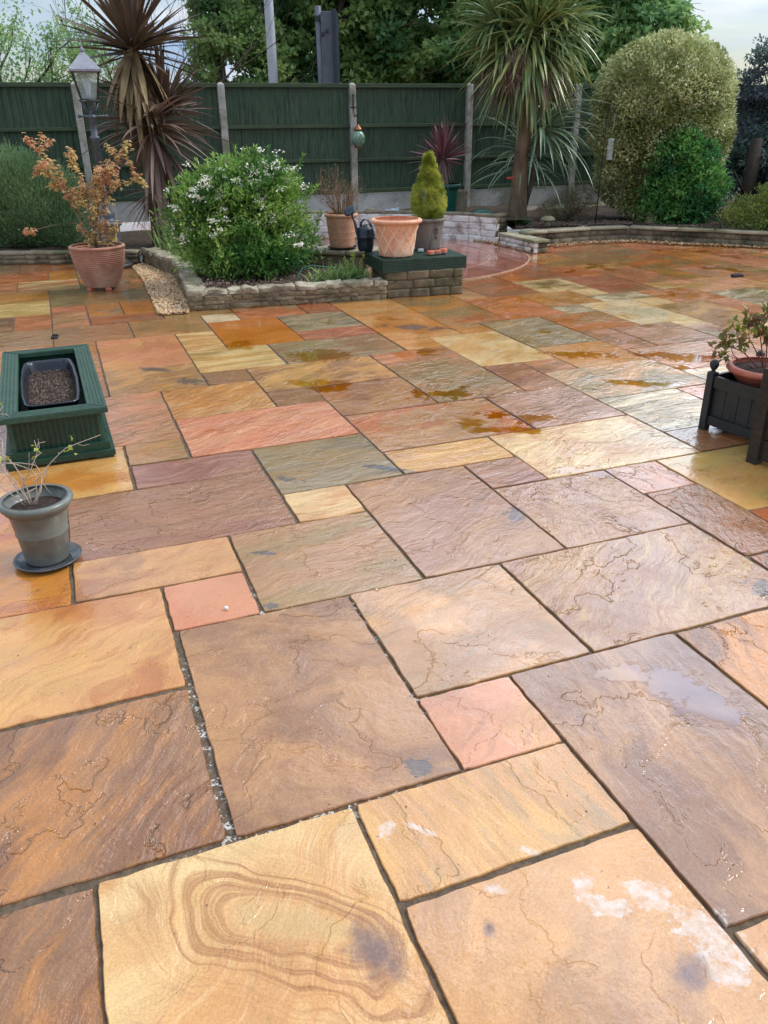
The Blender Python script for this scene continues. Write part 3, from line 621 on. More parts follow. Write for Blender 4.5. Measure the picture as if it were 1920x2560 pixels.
terrain('back_bed_soil', [(-1.6, 12.36), (-1.1, 12.42), (-.1, 12.4), (.5, 12.3), (.95, 12.2), (1.6, 11.85), (1.86, 11.62), (2.1, 11.7), (2.1, FY(2.1)), (-1.6, FY(-1.6))], .29)
terrain('right_bed_soil', [(1.8, 11.56), (2.22, 11.43), (2.87, 11.72), (3.42, 11.83), (4.0, 11.5), (4.4, 11.35), (5.05, 10.98), (7.2, 9.75), (10, 8.6), (10, FY(10)), (2.0, FY(2.0)), (1.8, 12.5)], .185)
# loose chips and crumbs on the soil
def scatter(name, poly, n, z, size, mat, flat=.5, lcf=None, jit=.02):
    from mathutils.geometry import tessellate_polygon
    tr = tessellate_polygon([[Vector((x, y, 0)) for x, y in poly]])
    P = np.array(poly, float); T = np.array([[P[a], P[b], P[c]] for a, b, c in tr])
    ar = np.abs(np.cross(T[:, 1] - T[:, 0], T[:, 2] - T[:, 0])) / 2; idx = rng.choice(len(T), n, p=ar / ar.sum())
    u, v = rng.random(n), rng.random(n); k = u + v > 1; u[k] = 1 - u[k]; v[k] = 1 - v[k]
    Q = T[idx, 0] + (T[idx, 1] - T[idx, 0]) * u[:, None] + (T[idx, 2] - T[idx, 0]) * v[:, None]
    ico = np.array([(0, 0, 1), (.9, 0, .1), (.25, .85, -.1), (-.75, .5, .15), (-.7, -.55, 0), (.3, -.85, .1), (0, 0, -1)])
    fc = np.array([(0, 1, 2), (0, 2, 3), (0, 3, 4), (0, 4, 5), (0, 5, 1), (6, 2, 1), (6, 3, 2), (6, 4, 3), (6, 5, 4), (6, 1, 5)])
    s = size * rng.uniform(.5, 1.3, (n, 1, 1)); a = rng.uniform(0, 6.28, n)
    V = ico[None] * np.array([1, 1, flat]) * s * rng.uniform(.7, 1.3, (n, 1, 3)) * (1 + .25 * rng.normal(size=(n, 7, 3)) * .5)
    ca, sa = np.cos(a)[:, None], np.sin(a)[:, None]
    X = V[:, :, 0] * ca - V[:, :, 1] * sa; Y = V[:, :, 0] * sa + V[:, :, 1] * ca
    tilt = rng.normal(size=(n, 1)) * .4; Z = V[:, :, 2] + X * tilt
    W_ = np.stack([X + Q[:, 0:1], Y + Q[:, 1:2], Z + z + rng.uniform(0, jit, (n, 1))], -1).reshape(-1, 3)
    loops = (fc[None] + (np.arange(n) * 7)[:, None, None]).ravel()
    o = fast_mesh(name, W_, loops, 3, mat, None, None, np.repeat(rng.random(n), 10)); o['kind'] = 'stuff'; return o
scatter('bark_chips', [(-1.6, 7.5), (-.1, 7.9), (-.3, 8.4), (-2.0, 9.4), (-2.6, 10.4), (-2.2, 9.1)], 2500, .135, .014, 'thatch')
scatter('leaf_litter', [(1.85, 11.65), (3.4, 11.9), (5.0, 11.05), (5.2, 12), (2.0, 12.6)], 3500, .19, .018, 'thatch')
gravel_poly = [(-2.93, 9.80), (-2.50, 8.70), (-1.97, 7.15), (-1.72, 7.22), (-1.76, 7.45), (-2.27, 9.1), (-2.9, 10.1)]
terrain('gravel_bed', gravel_poly, .004, 'pale_joint', .002)
scatter('gravel_strip', gravel_poly, 6500, .008, .014, 'pebbles', .7, jit=.012)
scatter('gravel_edging', [(2.12, 11.2), (2.3, 11.1), (2.9, 11.37), (3.4, 11.48), (3.9, 11.2), (4.35, 11.05), (4.95, 10.75), (5.3, 10.55), (5.32, 10.62), (4.98, 10.86), (4.4, 11.22), (3.97, 11.37), (3.42, 11.68), (2.87, 11.57), (2.24, 11.28)], 1500, .010, .012, 'pebbles', .7)
scatter('gravel_edging', [(1.56, 11.5), (1.90, 10.62), (1.85, 10.58), (1.50, 11.45), (1.2, 11.9), (.87, 12.05), (-.9, 12.1), (-.9, 12.2), (.87, 12.14), (1.31, 11.95)], 900, .016, .012, 'pebbles', .7)

scatter('grit', [(-1.2, 1.1), (1.2, 1.1), (2.2, 4.5), (-1.6, 4.5)], 160, .0015, .0026, 'thatch', .6, jit=.001)
# ------------------------------------------------------------------ masonry
def stone_block(m, c, d, rz, seed, rnd=.18, amp=.006, n=4, freq=14):
    """a rough hewn block: a subdivided box, corners eased, faces broken"""
    c = np.array(c, float); d = np.array(d, float); base = []; idx = {}; F = []
    lin_ = np.linspace(-.5, .5, n + 1)
    def vid(p):
        k = tuple(np.round(p, 5))
        if k not in idx: idx[k] = len(base); base.append(p)
        return idx[k]
    for ax in range(3):
        for sgn in (-.5, .5):
            a1, a2 = (ax + 1) % 3, (ax + 2) % 3
            for i in range(n):
                for j in range(n):
                    q = []
                    for (u, v) in ((i, j), (i + 1, j), (i + 1, j + 1), (i, j + 1)):
                        p = [0, 0, 0]; p[ax] = sgn; p[a1] = lin_[u]; p[a2] = lin_[v]; q.append(vid(p))
                    F.append(tuple(q) if sgn > 0 else tuple(q[::-1]))
    B = np.array(base); s = unit(B) * .5 * 1.35
    V = (B * (1 - rnd) + s * rnd) * d
    for k in range(len(V)):
        q = Vector(V[k] * freq + seed * 3.7); V[k] += np.array([mnoise.noise(q), mnoise.noise(q + Vector((9, 2, 5))), mnoise.noise(q + Vector((3, 8, 1)))]) * amp * 1.6
    ca, sa = math.cos(rz), math.sin(rz)
    V = np.stack([V[:, 0] * ca - V[:, 1] * sa, V[:, 0] * sa + V[:, 1] * ca, V[:, 2]], 1) + c
    m.add(V, F)
def wall_run(m, p0, p1, z0, courses, blk, depth, rr, gap=.008, rnd=.12, amp=.004, side=1, outer=True, jitter=.25, n=3):
    """courses of blocks from p0 to p1; the wall's outer face is the line, depth goes to the left side"""
    p0 = np.array(p0, float); p1 = np.array(p1, float); L = np.linalg.norm(p1 - p0); t = (p1 - p0) / L; nr = np.array([-t[1], t[0]]) * side
    rz = math.atan2(t[1], t[0]); z = z0; sd = rr.random() * 50
    for ci, ch in enumerate(courses):
        x = 0 if ci % 2 == 0 else -blk * rr.uniform(.3, .6)
        while x < L - 1e-3:
            bl = blk * rr.uniform(1 - jitter, 1 + jitter); a = max(0, x); b = min(L, x + bl)
            if L - b < blk * .3: b = L; bl = L - x
            if b - a > .02:
                cc = p0 + t * (a + b) / 2 + nr * (depth / 2 + rr.uniform(-.003, .005)); sd += 1
                stone_block(m, (cc[0], cc[1], z + ch / 2), (b - a - gap, depth, ch - gap), rz, sd, rnd, amp, n)
            x += bl
        z += ch
    return m
def core(m, p0, p1, z0, z1, depth, side=1, inset=.012):
    p0 = np.array(p0, float); p1 = np.array(p1, float); t = (p1 - p0) / np.linalg.norm(p1 - p0); nr = np.array([-t[1], t[0]]) * side
    c = (p0 + p1) / 2 + nr * depth / 2
    m.box((c[0], c[1], (z0 + z1) / 2), (np.linalg.norm(p1 - p0) - inset, depth - 2 * inset, z1 - z0), math.atan2(t[1], t[0]))
rw = np.random.default_rng(21)
# rubble wall of the near raised bed
t = thing('raised_bed_wall', 'low rubble stone wall with broken pale cap stones wrapping the bed of the white flowering bush', 'wall', (-1.7, 7.35, 0))
a = M(); k = M(); mo = M()
for p0, p1 in (((-1.73, 7.33), (.055, 7.795)), ((-2.27, 9.14), (-1.73, 7.33)), ((-2.93, 10.22), (-2.27, 9.14))):
    wall_run(a, p0, p1, 0, [.044, .034, .046], .22, .13, rw, .005, .07, .010, jitter=.7, n=6)
    wall_run(k, p0, p1, .124, [.050], .25, .17, rw, .005, .06, .014, jitter=.5, n=7)
    core(mo, p0, p1, 0, .150, .125, inset=.008)
a.build('stone_courses', 'rubble_stone', t, True, origin=t.location); k.build('cap_stones', 'rubble_cap', t, True, origin=t.location); mo.build('mortar', 'wall_mortar', t, origin=t.location)
# left back rubble wall
t = thing('bed_wall', 'low dark rubble wall along the back left bed behind the maple pot', 'wall', (-4.6, 10.16, 0))
a = M(); k = M(); mo = M(); p0, p1 = (-8.2, 10.20), (-2.95, 10.12)
wall_run(a, p0, p1, 0, [.055, .052], .26, .13, rw, .009, .2, .007, jitter=.4); wall_run(k, p0, p1, .108, [.042], .42, .17, rw, .006, .15, .007, jitter=.3, n=4); core(mo, p0, p1, 0, .12, .12)
a.build('stone_courses', 'grey_brick', t, True, origin=t.location); k.build('cap_stones', 'old_coping', t, True, origin=t.location); mo.build('mortar', 'wall_mortar', t, origin=t.location)
# brick plinth with green decking seat
A0 = np.array((.04, 7.82)); A1 = np.array((.785, 8.02)); tt = unit(A1 - A0); nn = np.array([-tt[1], tt[0]])
rzp = math.atan2(tt[1], tt[0])
t = thing('brick_plinth', 'mossy brick plinth topped with green grooved decking boards', 'plinth', (.4, 8.2, 0))
a = M(); mo = M(); dp = .60
B0, B1 = A0 + tt * .01 - nn * .02, A1 - nn * .02
E0, E1 = B0 + nn * dp, B1 + nn * dp
wall_run(a, B0, B1, 0, [.082, .082, .082], .22, .1, rw, .006, .03, .004, jitter=.15, n=5)
wall_run(a, B1, E1, 0, [.082, .082, .082], .22, .1, rw, .006, .03, .004, jitter=.15, n=5)
wall_run(a, E0, B0, 0, [.082, .082, .082], .22, .1, rw, .006, .03, .004, jitter=.15, n=5)
mc = (B0 + B1 + E0 + E1) / 4; mo.box((mc[0], mc[1], .12), (.70, dp - .03, .24), rzp)
a.build('brick_courses', 'plinth_brick', t, True, origin=t.location); mo.build('mortar', 'wall_mortar', t, origin=t.location)
dk = M(); D0 = np.array((.012, 7.79)); D1 = np.array((.822, 8.035))
def grooved(m, c, d, rz, ngr, axis='z', gd=.004, face=-1):
    """board whose face carries grooves: a box plus raised ribs"""
    m.box(c, d, rz)
    ca, sa = math.cos(rz), math.sin(rz)
    for q in range(ngr):
        f = (q + .5) / ngr - .5
        if axis == 'z':      # ribs on front (local -y) face running along x
            gd = .008; lx, ly, lz = 0, face * (d[1] / 2 + gd / 2), f * d[2]; dd = (d[0] - .004, gd, d[2] / ngr * .66)
        elif axis == 'x':    # vertical ribs on front face
            lx, ly, lz = f * d[0], face * (d[1] / 2 + gd / 2), 0; dd = (d[0] / ngr * .58, gd, d[2] - .004)
        elif axis == 'ty':   # ribs on top running along y
            lx, ly, lz = f * d[0], 0, d[2] / 2 + gd / 2; dd = (d[0] / ngr * .6, d[1] - .004, gd)
        else:                # ribs on top running along x
            lx, ly, lz = 0, f * d[1], d[2] / 2 + gd / 2; dd = (d[0] - .004, d[1] / ngr * .6, gd)
        m.box((c[0] + lx * ca - ly * sa, c[1] + lx * sa + ly * ca, c[2] + lz), dd, rz)
rzd = math.atan2(*(D1 - D0)[::-1]); td = unit(D1 - D0); nd = np.array([-td[1], td[0]]); Ld = np.linalg.norm(D1 - D0); dd_ = .62
# front fascia, left fascia, right fascia, deck boards
for (q0, q1) in ((D0, D1),):
    c = (q0 + q1) / 2 + nd * .014; grooved(dk, (c[0], c[1], .298), (Ld, .028, .118), rzd, 6)
cl = D0 + nd * (dd_ / 2) + td * .014; grooved(dk, (cl[0], cl[1], .298), (dd_ - .03, .028, .118), rzd + math.pi / 2, 6, face=1)
cr_2 = D1 + nd * (dd_ / 2) - td * .014; grooved(dk, (cr_2[0], cr_2[1], .298), (dd_ - .03, .028, .118), rzd - math.pi / 2, 6, face=1)
for q in range(5):
    c = D0 + nd * (dd_ * (q + .5) / 5) + td * Ld / 2; grooved(dk, (c[0], c[1], .345), (Ld - .060, dd_ / 5 - .006, .018), rzd, 5, axis='tx', gd=.003)
dk.build('deck_top', 'deck_green', t, bevel=.0015, origin=t.location)
# step of old coping behind the plinth, the bare shrub's pot stands on it
t = thing('coping_step', 'weathered stone coping on a low block wall behind the bed of bulbs', 'wall', (-.6, 8.9, 0))
a = M(); k = M(); p0, p1 = (-1.30, 9.10), (-.16, 8.72); wall_run(a, p0, p1, 0, [.13, .13], .3, .14, rw, .007, .08, .003, jitter=.15)
wall_run(k, (-1.32, 9.08), (-.14, 8.69), .262, [.05], .45, .42, rw, .004, .05, .003, jitter=.2)
a.build('block_course', 'grey_brick', t, True, origin=t.location); k.build('coping', 'old_coping', t, True, origin=t.location)
# white painted curved retaining wall
t = thing('white_brick_wall', 'curved retaining wall of white painted split brick with grey coping behind the red circle', 'wall', (.2, 12.1, 0))
a = M(); k = M(); mo = M(); path = [(-1.6, 12.25), (-1.1, 12.28), (-.55, 12.30), (0, 12.24), (.45, 12.16), (.87, 12.03), (1.22, 11.83), (1.56, 11.54)]
for q in range(len(path) - 1):
    wall_run(a, path[q], path[q + 1], 0, [.084] * 4, .27, .10, rw, .003, .05, .005, jitter=.12, n=5)
    wall_run(k, path[q], path[q + 1], .336, [.040], .30, .13, rw, .005, .08, .004, jitter=.2); core(mo, path[q], path[q + 1], 0, .35, .10, inset=.006)
e1 = M(); wall_run(e1, (1.565, 11.545), (1.76, 11.78), 0, [.084] * 4, .2, .1, rw, .006, .1, .005); wall_run(e1, (1.57, 11.54), (1.78, 11.79), .336, [.045], .3, .13, rw, .005, .08, .004)
a.build('painted_bricks', 'white_brick', t, True, origin=t.location); k.build('coping', 'old_coping', t, True, origin=t.location); mo.build('mortar', 'white_mortar', t, origin=t.location); e1.build('end_return', 'grey_brick', t, True, origin=t.location)
# low pier wall
t = thing('pier_wall', 'short stub wall of white painted bricks under a smooth stone coping slab', 'wall', (1.75, 11, 0))
a = M(); k = M(); e1 = M(); p0, p1 = (1.60, 11.40), (1.925, 10.575)
wall_run(a, p0, p1, 0, [.066, .066], .17, .06, rw, .006, .08, .003, jitter=.15)
wall_run(e1, (1.927, 10.58), (2.115, 10.655), 0, [.066, .066], .2, .1, rw, .006, .08, .003)
ddv = unit(np.array(p1) - np.array(p0)); nv = np.array([-ddv[1], ddv[0]]); mid = (np.array(p0) + np.array(p1)) / 2 + nv * .105
k.box((mid[0], mid[1], .148), (.93, .235, .028), math.atan2(ddv[1], ddv[0])); e1.box((mid[0] + nv[0] * .02, mid[1] + nv[1] * .02, .06), (.82, .13, .12), math.atan2(ddv[1], ddv[0]))
a.build('painted_bricks', 'white_brick', t, True, origin=t.location); e1.build('end_brick', 'grey_brick', t, True, origin=t.location); k.build('coping_slab', 'coping', t, bevel=.004, origin=t.location)
# grey retaining wall on the right
t = thing('grey_retaining_wall', 'long low mossy block wall with pale stone coping bounding the right hand bed', 'wall', (3.4, 11.6, 0))
a = M(); k = M(); mo = M(); path = [(1.95, 11.16), (2.22, 11.28), (2.87, 11.57), (3.42, 11.69), (3.96, 11.36), (4.40, 11.18), (5.02, 10.83), (7.2, 9.6), (9.5, 8.4)]
for q in range(len(path) - 1):
    wall_run(a, path[q], path[q + 1], 0, [.082, .082], .21, .1, rw, .006, .05, .002, jitter=.08, n=2)
    p0, p1 = np.array(path[q]), np.array(path[q + 1]); core(mo, p0, p1, 0, .164, .1, inset=.006)
cop = [(1.93, 11.10)] + [tuple(np.array(p) - (0, .025)) for p in path[1:]]
for q in range(len(path) - 1):
    p0, p1 = np.array(cop[q]), np.array(cop[q + 1]); L = np.linalg.norm(p1 - p0); n_ = max(1, int(L / .45)); tv = (p1 - p0) / L; nv = np.array([-tv[1], tv[0]])
    for s_ in range(n_):
        c = p0 + tv * L * (s_ + .5) / n_ + nv * .10; stone_block(k, (c[0], c[1], .182), (L / n_ - .003, .20, .032), math.atan2(tv[1], tv[0]), q * 9 + s_, .03, .0015, 3)
a.build('block_courses', 'grey_brick', t, True, origin=t.location); k.build('coping', 'coping', t, True, origin=t.location); mo.build('mortar', 'wall_mortar', t, origin=t.location)

# ------------------------------------------------------------------ fence
ang = math.atan(.33); fd = np.array([math.cos(ang), math.sin(ang)]); fn = np.array([-fd[1], fd[0]])
def fp(x): return np.array([x, FY(x)])
posts_x = [-6.06, -4.04, -2.22, -.41, 1.365, 3.15, 4.95, 6.75, 8.6]
FC = fp(0); fence_t = thing('garden_fence', 'tall dark green closeboard fence with pale concrete posts across the back of the garden', 'fence', (FC[0], FC[1], 0), ang)
def flx(x): return x / math.cos(ang)          # distance along the fence from its origin
for x in posts_x:
    if x in (-6.06, 6.75, 8.6): continue
    m = M(); m.box((flx(x), -.03, 1.00), (.095, .095, 2.02)); m.box((flx(x), -.03, 2.025), (.095, .095, .03), taper=.45)
    m.build('post', 'concrete_post', fence_t, bevel=.006)
for i in range(7):
    a_, b_ = flx(posts_x[i]), flx(posts_x[i + 1]); cx_ = (a_ + b_) / 2; L = b_ - a_ - .10
    dz = 0
    b = M(); nb = int(L / .088); bw = L / nb
    for q in range(nb):
        b.box((cx_ - L / 2 + (q + .5) * bw, .012, 1.27), (bw + .012, .014, 1.46), rot=Matrix.Rotation(R(-8.5 + rng.normal() * 1.0), 4, 'Z'))
    pn = b.build('panel', 'fence_green', fence_t)
    for j, (z, h_, th) in enumerate(((2.005, .055, .045), (1.475, .045, .04), (1.01, .045, .04), (.575, .05, .045))):
        rl = M(); rl.box((cx_, -.022, z + dz), (L, th, h_)); rl.build('capping_rail' if j == 0 else 'rail', 'fence_rail', pn, bevel=.004)
    g_ = M(); g_.box((cx_, -.005, .40), (L, .05, .27)); g_.build('gravel_board', 'concrete_board', fence_t, bevel=.003)
# paving slab leaning at the fence, stone foot
o = M().box((1.16, 12.78, .44), (.26, .03, .30), .2).build('leaning_slab', 'old_coping', None, bevel=.004, origin=(1.16, 12.78, .29)); tag(o, 'brown stone slab leaning on the fence right of the green pot', 'slab')
o = M().box((.95, 0, 0), (.01, .01, .01)) if False else None

# hanging lantern and its bracket
bx, by = fp(-.41) - fn * .03; by -= .055; bx += .015
t = thing('wall_bracket', 'black iron hook bracket screwed to the concrete post', 'bracket', (bx, by, 1.72))
m = M(); m.tube([(0, 0, .15), (0, -.005, .10), (0, -.008, 0), (0, -.02, -.07), (.02, -.07, -.12), (.05, -.12, -.11), (.065, -.15, -.08)], .008, 8); m.box((0, 0, .0), (.09, .012, .016)); m.sphere((0, 0, .155), .016); m.box((0, 0.002, .05), (.02, .01, .14))
m.build('hook', 'dark_iron', t, True)
t = thing('hanging_lantern', 'round green crackled glass lantern with brass top hanging from the bracket', 'lantern', (bx + .065, by - .15, 1.28))
m = M(); m.lathe([(.001, .215), (.018, .21), (.022, .195), (.035, .185), (.05, .165), (.062, .15), (.064, .135), (.04, .13), (.001, .13)], n=24); m.build('brass_top', 'brass', t, True)
m = M(); m.lathe([(.045, -.075), (.075, -.055), (.094, -.01), (.098, .03), (.09, .075), (.068, .115), (.045, .132)], n=32); m.build('glass_globe', 'lantern_glass', t, True)
m = M(); m.lathe([(.001, -.098), (.05, -.098), (.055, -.088), (.05, -.075), (.001, -.074)], n=24); m.build('brass_base', 'brass', t, True)
m = M(); m.tube([(0, 0, .2), (0, 0, .30), (-.004, 0, .345)], .003, 5); m.tube([(-.07, 0, .13), (-.085, 0, .16), (-.075, 0, .185), (-.06, 0, .17)], .004, 5); m.tube([(.07, 0, .13), (.085, 0, .16), (.075, 0, .185), (.06, 0, .17)], .004, 5); m.build('chain', 'dark_iron', t)

# ------------------------------------------------------------------ lantern lamp post
LX, LY = -3.17, 9.88
t = thing('lamp_post', 'old grey garden lamp post with four sided glass lantern on a fluted pedestal', 'lamp post', (LX, LY, 0))
m = M(); m.lathe([(.001, 0), (.20, 0), (.20, .035), (.185, .05), (.16, .055), (.15, .08), (.13, .10), (.001, .10)], n=36); m.build('base_plate', 'dark_iron', t, True)
m = M(); m.lathe([(.09, .10), (.135, .13), (.14, .16), (.115, .19), (.10, .22), (.112, .40), (.115, .43), (.135, .45), (.14, .47), (.12, .49), (.085, .50), (.075, .53), (.085, .56), (.06, .59), (.045, .62), (.042, .64)], n=32); m.build('pedestal', 'lamp_metal', t, True)
m = M(); m.lathe([(.036, .62), (.036, 1.30), (.048, 1.31), (.048, 1.335), (.033, 1.34), (.031, 1.50), (.045, 1.51), (.045, 1.53), (.028, 1.54), (.026, 1.58)], n=20)
m.tube([(-.12, 0, 1.525), (.14, 0, 1.525)], .011, 8); m.sphere((-.125, 0, 1.525), .018); m.sphere((.145, 0, 1.525), .018)
m.build('pole', 'lamp_metal', t, True)
m = M()
for sx, sy in ((1, 1), (1, -1), (-1, 1), (-1, -1)): m.tube([(0, 0, 1.53), (.05 * sx, .03 * sy, 1.60), (.065 * sx, .065 * sy, 1.665)], [.018, .012, .010], 6)
m.box((0, 0, 1.672), (.16, .16, .014)); m.build('cradle', 'lamp_metal', t, True)
ra = R(18)
def sq(hw, z): return [(hw * math.cos(ra + math.pi / 4 + k * math.pi / 2) * 1.414, hw * math.sin(ra + math.pi / 4 + k * math.pi / 2) * 1.414, z) for k in range(4)]
lo, hi = sq(.075, 1.68), sq(.125, 1.935)
m = M()
for k_ in range(4):
    m.tube([lo[k_], hi[k_]], .011, 4); m.tube([lo[k_], lo[(k_ + 1) % 4]], .007, 4); m.tube([hi[k_], hi[(k_ + 1) % 4]], .009, 4)
m.build('lantern_frame', 'dark_iron', t)
m = M()
for k_ in range(4):
    a_, b_ = np.array(lo[k_]), np.array(lo[(k_ + 1) % 4]); c_, d_ = np.array(hi[(k_ + 1) % 4]), np.array(hi[k_]); m.add([a_ * .99, b_ * .99, (c_ - (0, 0, .0)) * [.97, .97, 1], d_ * [.97, .97, 1]], [(0, 1, 2, 3)])
m.build('glass_panes', 'lamp_glass', t)
m = M(); m.lathe([(.001, 1.69), (.022, 1.69), (.022, 1.75), (.03, 1.78), (.038, 1.82), (.036, 1.86), (.02, 1.89), (.001, 1.90)], n=16); m.build('bulb', 'light_plastic', t, True)
m = M(); a_ = sq(.150, 1.930); b_ = sq(.152, 1.950); c_ = sq(.085, 2.03); d_ = sq(.02, 2.105)
m.add(a_ + b_ + c_ + d_, [(3, 2, 1, 0)] + [(r_ * 4 + k_, r_ * 4 + (k_ + 1) % 4, r_ * 4 + 4 + (k_ + 1) % 4, r_ * 4 + 4 + k_) for r_ in range(3) for k_ in range(4)] + [(12, 13, 14, 15)])
m.lathe([(.012, 2.10), (.022, 2.12), (.02, 2.14), (.008, 2.15), (.004, 2.20), (.001, 2.215)], n=12); m.build('roof', 'lamp_roof', t, bevel=.002)

t.scale = (1.1, 1.1, 1.055)
# ------------------------------------------------------------------ pots
def pot(name, label, cat, loc, prof, mat, soil=None, soilmat='compost', n=56, parts=(), group=None):
    t = thing(name, label, cat, loc, 0, group); m = M(); m.lathe(prof, n=n); m.build('body', mat, t, True)
    if soil:
        r_, z_ = soil; s = M(); s.lathe([(.001, z_ + .012), (r_ * .5, z_ + .010), (r_, z_)], n=32); s.build('soil', soilmat, t, True)
    return t
def wall_prof(out, th=.018):
    """outer profile (bottom to top) -> closed pot profile with inner wall"""
    o = [(.001, out[0][1])] + list(out); inn = [(max(.001, r_ - th), z_) for r_, z_ in out[::-1] if z_ > out[0][1] + .02]
    return o + inn + [(.001, out[0][1] + .03)]
# maple pot, ribbed all the way up
out = [(.150, .03)]
for k_ in range(20):
    z = .035 + k_ * .0183; f = (k_ + .5) / 20; r_ = .155 + (.262 - .155) * math.sin(f * math.pi * .5) ** .85
    out += [(r_ - .0055, z), (r_ - .004, z + .003), (r_ + .004, z + .008), (r_ + .004, z + .013), (r_ - .002, z + .0165)]
out += [(.262, .402), (.272, .406), (.276, .418), (.270, .430), (.258, .432)]
MP = (-2.875, 8.50, 0)
pot('plant_pot', 'large ribbed terracotta pot holding the orange maple', 'plant pot', MP, wall_prof(out, .022), 'terracotta_ribbed', (.238, .385))
for k_, a_ in enumerate((-2.2, -.95, 1.5)):
    m = M(); m.box((0, 0, .016), (.055, .09, .032)); m.box((0, -.03, .028), (.05, .03, .014))
    o = m.build('pot_foot', 'terracotta_red', None, bevel=.008); o.location = (MP[0] + .135 * math.cos(a_), MP[1] + .135 * math.sin(a_), .0); o.rotation_euler = (0, 0, a_ + 1.57)
    tag(o, ['small terracotta pot foot under the left front of the ribbed maple pot', 'small terracotta pot foot under the right front of the ribbed maple pot', 'terracotta pot foot hidden at the back of the ribbed maple pot'][k_], 'pot foot', 'terracotta feet under the maple pot')
# bare shrub pot
out = [(.118, .0), (.128, .02)]
for k_ in range(14):
    z = .03 + k_ * .02; r_ = .128 + .030 * (k_ / 13) ** .8; out += [(r_, z), (r_ + (.0025 if k_ % 3 == 0 or k_ in (10, 11) else 0), z + .010)]
out += [(.158, .305), (.172, .312), (.178, .325), (.174, .338), (.162, .342)]
BP = (-.415, 8.93, .326)
pot('plant_pot', 'tan terracotta pot with a rolled rim holding the leafless shrub', 'plant pot', BP, wall_prof(out, .016), 'terracotta_tan', (.146, .305))
m = M(); m.lathe([(.001, .0), (.13, 0), (.155, .018), (.158, .020), (.150, .020), (.13, .008), (.001, .006)], n=40); o = m.build('saucer', 'black_plastic', None, True); o.location = (BP[0], BP[1], BP[2] - .010); tag(o, 'dark plastic saucer under the tan terracotta pot', 'saucer')
# lattice pot
LPX, LPY = .145, 8.05
t = thing('plant_pot', 'big empty pale terracotta pot with raised diagonal lattice on the green decking', 'plant pot', (LPX, LPY, .366))
prf = [(.155, 0), (.160, .01), (.165, .05), (.174, .12), (.186, .19), (.201, .25), (.210, .285)]
m = M(); m.lathe(wall_prof(prf + [(.214, .292), (.236, .297), (.246, .308), (.247, .320), (.238, .331), (.222, .334)], .02), n=72); m.build('body', 'terracotta_pale', t, True)
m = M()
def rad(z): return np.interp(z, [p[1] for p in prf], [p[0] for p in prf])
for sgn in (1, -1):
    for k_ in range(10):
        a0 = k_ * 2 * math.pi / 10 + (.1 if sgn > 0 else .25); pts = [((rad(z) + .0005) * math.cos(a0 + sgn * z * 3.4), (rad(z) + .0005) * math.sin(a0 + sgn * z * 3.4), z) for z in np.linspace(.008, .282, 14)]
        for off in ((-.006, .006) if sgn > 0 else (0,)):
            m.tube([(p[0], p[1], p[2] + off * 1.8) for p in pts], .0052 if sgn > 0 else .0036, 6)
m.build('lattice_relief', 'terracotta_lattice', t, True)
# grey conifer pot
GP = (.47, 8.48, .362)
out = [(.126, .0), (.130, .02), (.142, .12), (.152, .22), (.157, .262), (.170, .268), (.181, .280), (.179, .294), (.166, .300)]
t = pot('plant_pot', 'weathered grey stone effect pot with carved rosette holding the dwarf conifer', 'plant pot', GP, wall_prof(out, .016), 'stone_grey_pot', (.140, .275))
m = M(); a0 = -1.05
def onpot(u_, v_): z = .155 + v_; r_ = .143 + (z - .12) * .11 + .001; return (r_ * math.cos(a0 + u_ / r_), r_ * math.sin(a0 + u_ / r_), z)
for k_ in range(9):
    a_ = k_ * 2 * math.pi / 9; m.tube([onpot(.008 * math.cos(a_), .008 * math.sin(a_) + .03), onpot(.024 * math.cos(a_ + .15), .027 * math.sin(a_ + .15) + .03), onpot(.03 * math.cos(a_), .036 * math.sin(a_) + .03)], [.002, .005, .002], 5)
m.tube([onpot(0, 0), onpot(.004, -.05)], .004, 5); m.tube([onpot(-.02, -.03), onpot(0, -.02), onpot(.02, -.03)], .004, 5); m.build('rosette_relief', 'stone_grey_relief', t, True)
# green pot for the red cordyline
GR = (.96, 12.62, .285)
out = [(.135, 0), (.145, .02), (.175, .33), (.178, .34), (.19, .345), (.198, .37), (.225, .375), (.230, .40), (.222, .418), (.205, .42)]
pot('plant_pot', 'dark teal green plastic pot holding the small red cordyline on the wall', 'plant pot', GR, wall_prof(out, .016), 'green_pot', (.195, .39))
# small grey tub
TB = (-1.305, 2.735, .012)
out = [(.076, 0), (.080, .01), (.092, .115), (.096, .120), (.096, .126), (.0945, .130), (.106, .205), (.110, .215), (.118, .218), (.120, .228), (.131, .236), (.134, .246), (.131, .256), (.122, .258)]
out = [(r_, z * 1.0) for r_, z in out]
t = pot('plant_pot', 'small grey plastic pot with a twiggy half bare shrub beside the green trough planter', 'plant pot', TB, wall_prof(out, .012), 'tub_grey', (.108, .215))
m = M(); m.lathe([(.001, .0), (.105, 0), (.122, .016), (.125, .018), (.119, .019), (.104, .008), (.001, .006)], n=56); o = m.build('saucer', 'saucer_grey', None, True); o.location = (TB[0], TB[1], .002); tag(o, 'round wet grey saucer under the small grey plastic pot', 'saucer')
# brown pot at the left edge
pot('plant_pot', 'terracotta pot just showing at the left edge beside the trough planter', 'plant pot', (-2.66, 4.72, 0), wall_prof([(.12, 0), (.13, .02), (.19, .26), (.205, .265), (.21, .29), (.2, .3)], .016), 'terracotta_red', (.18, .27))

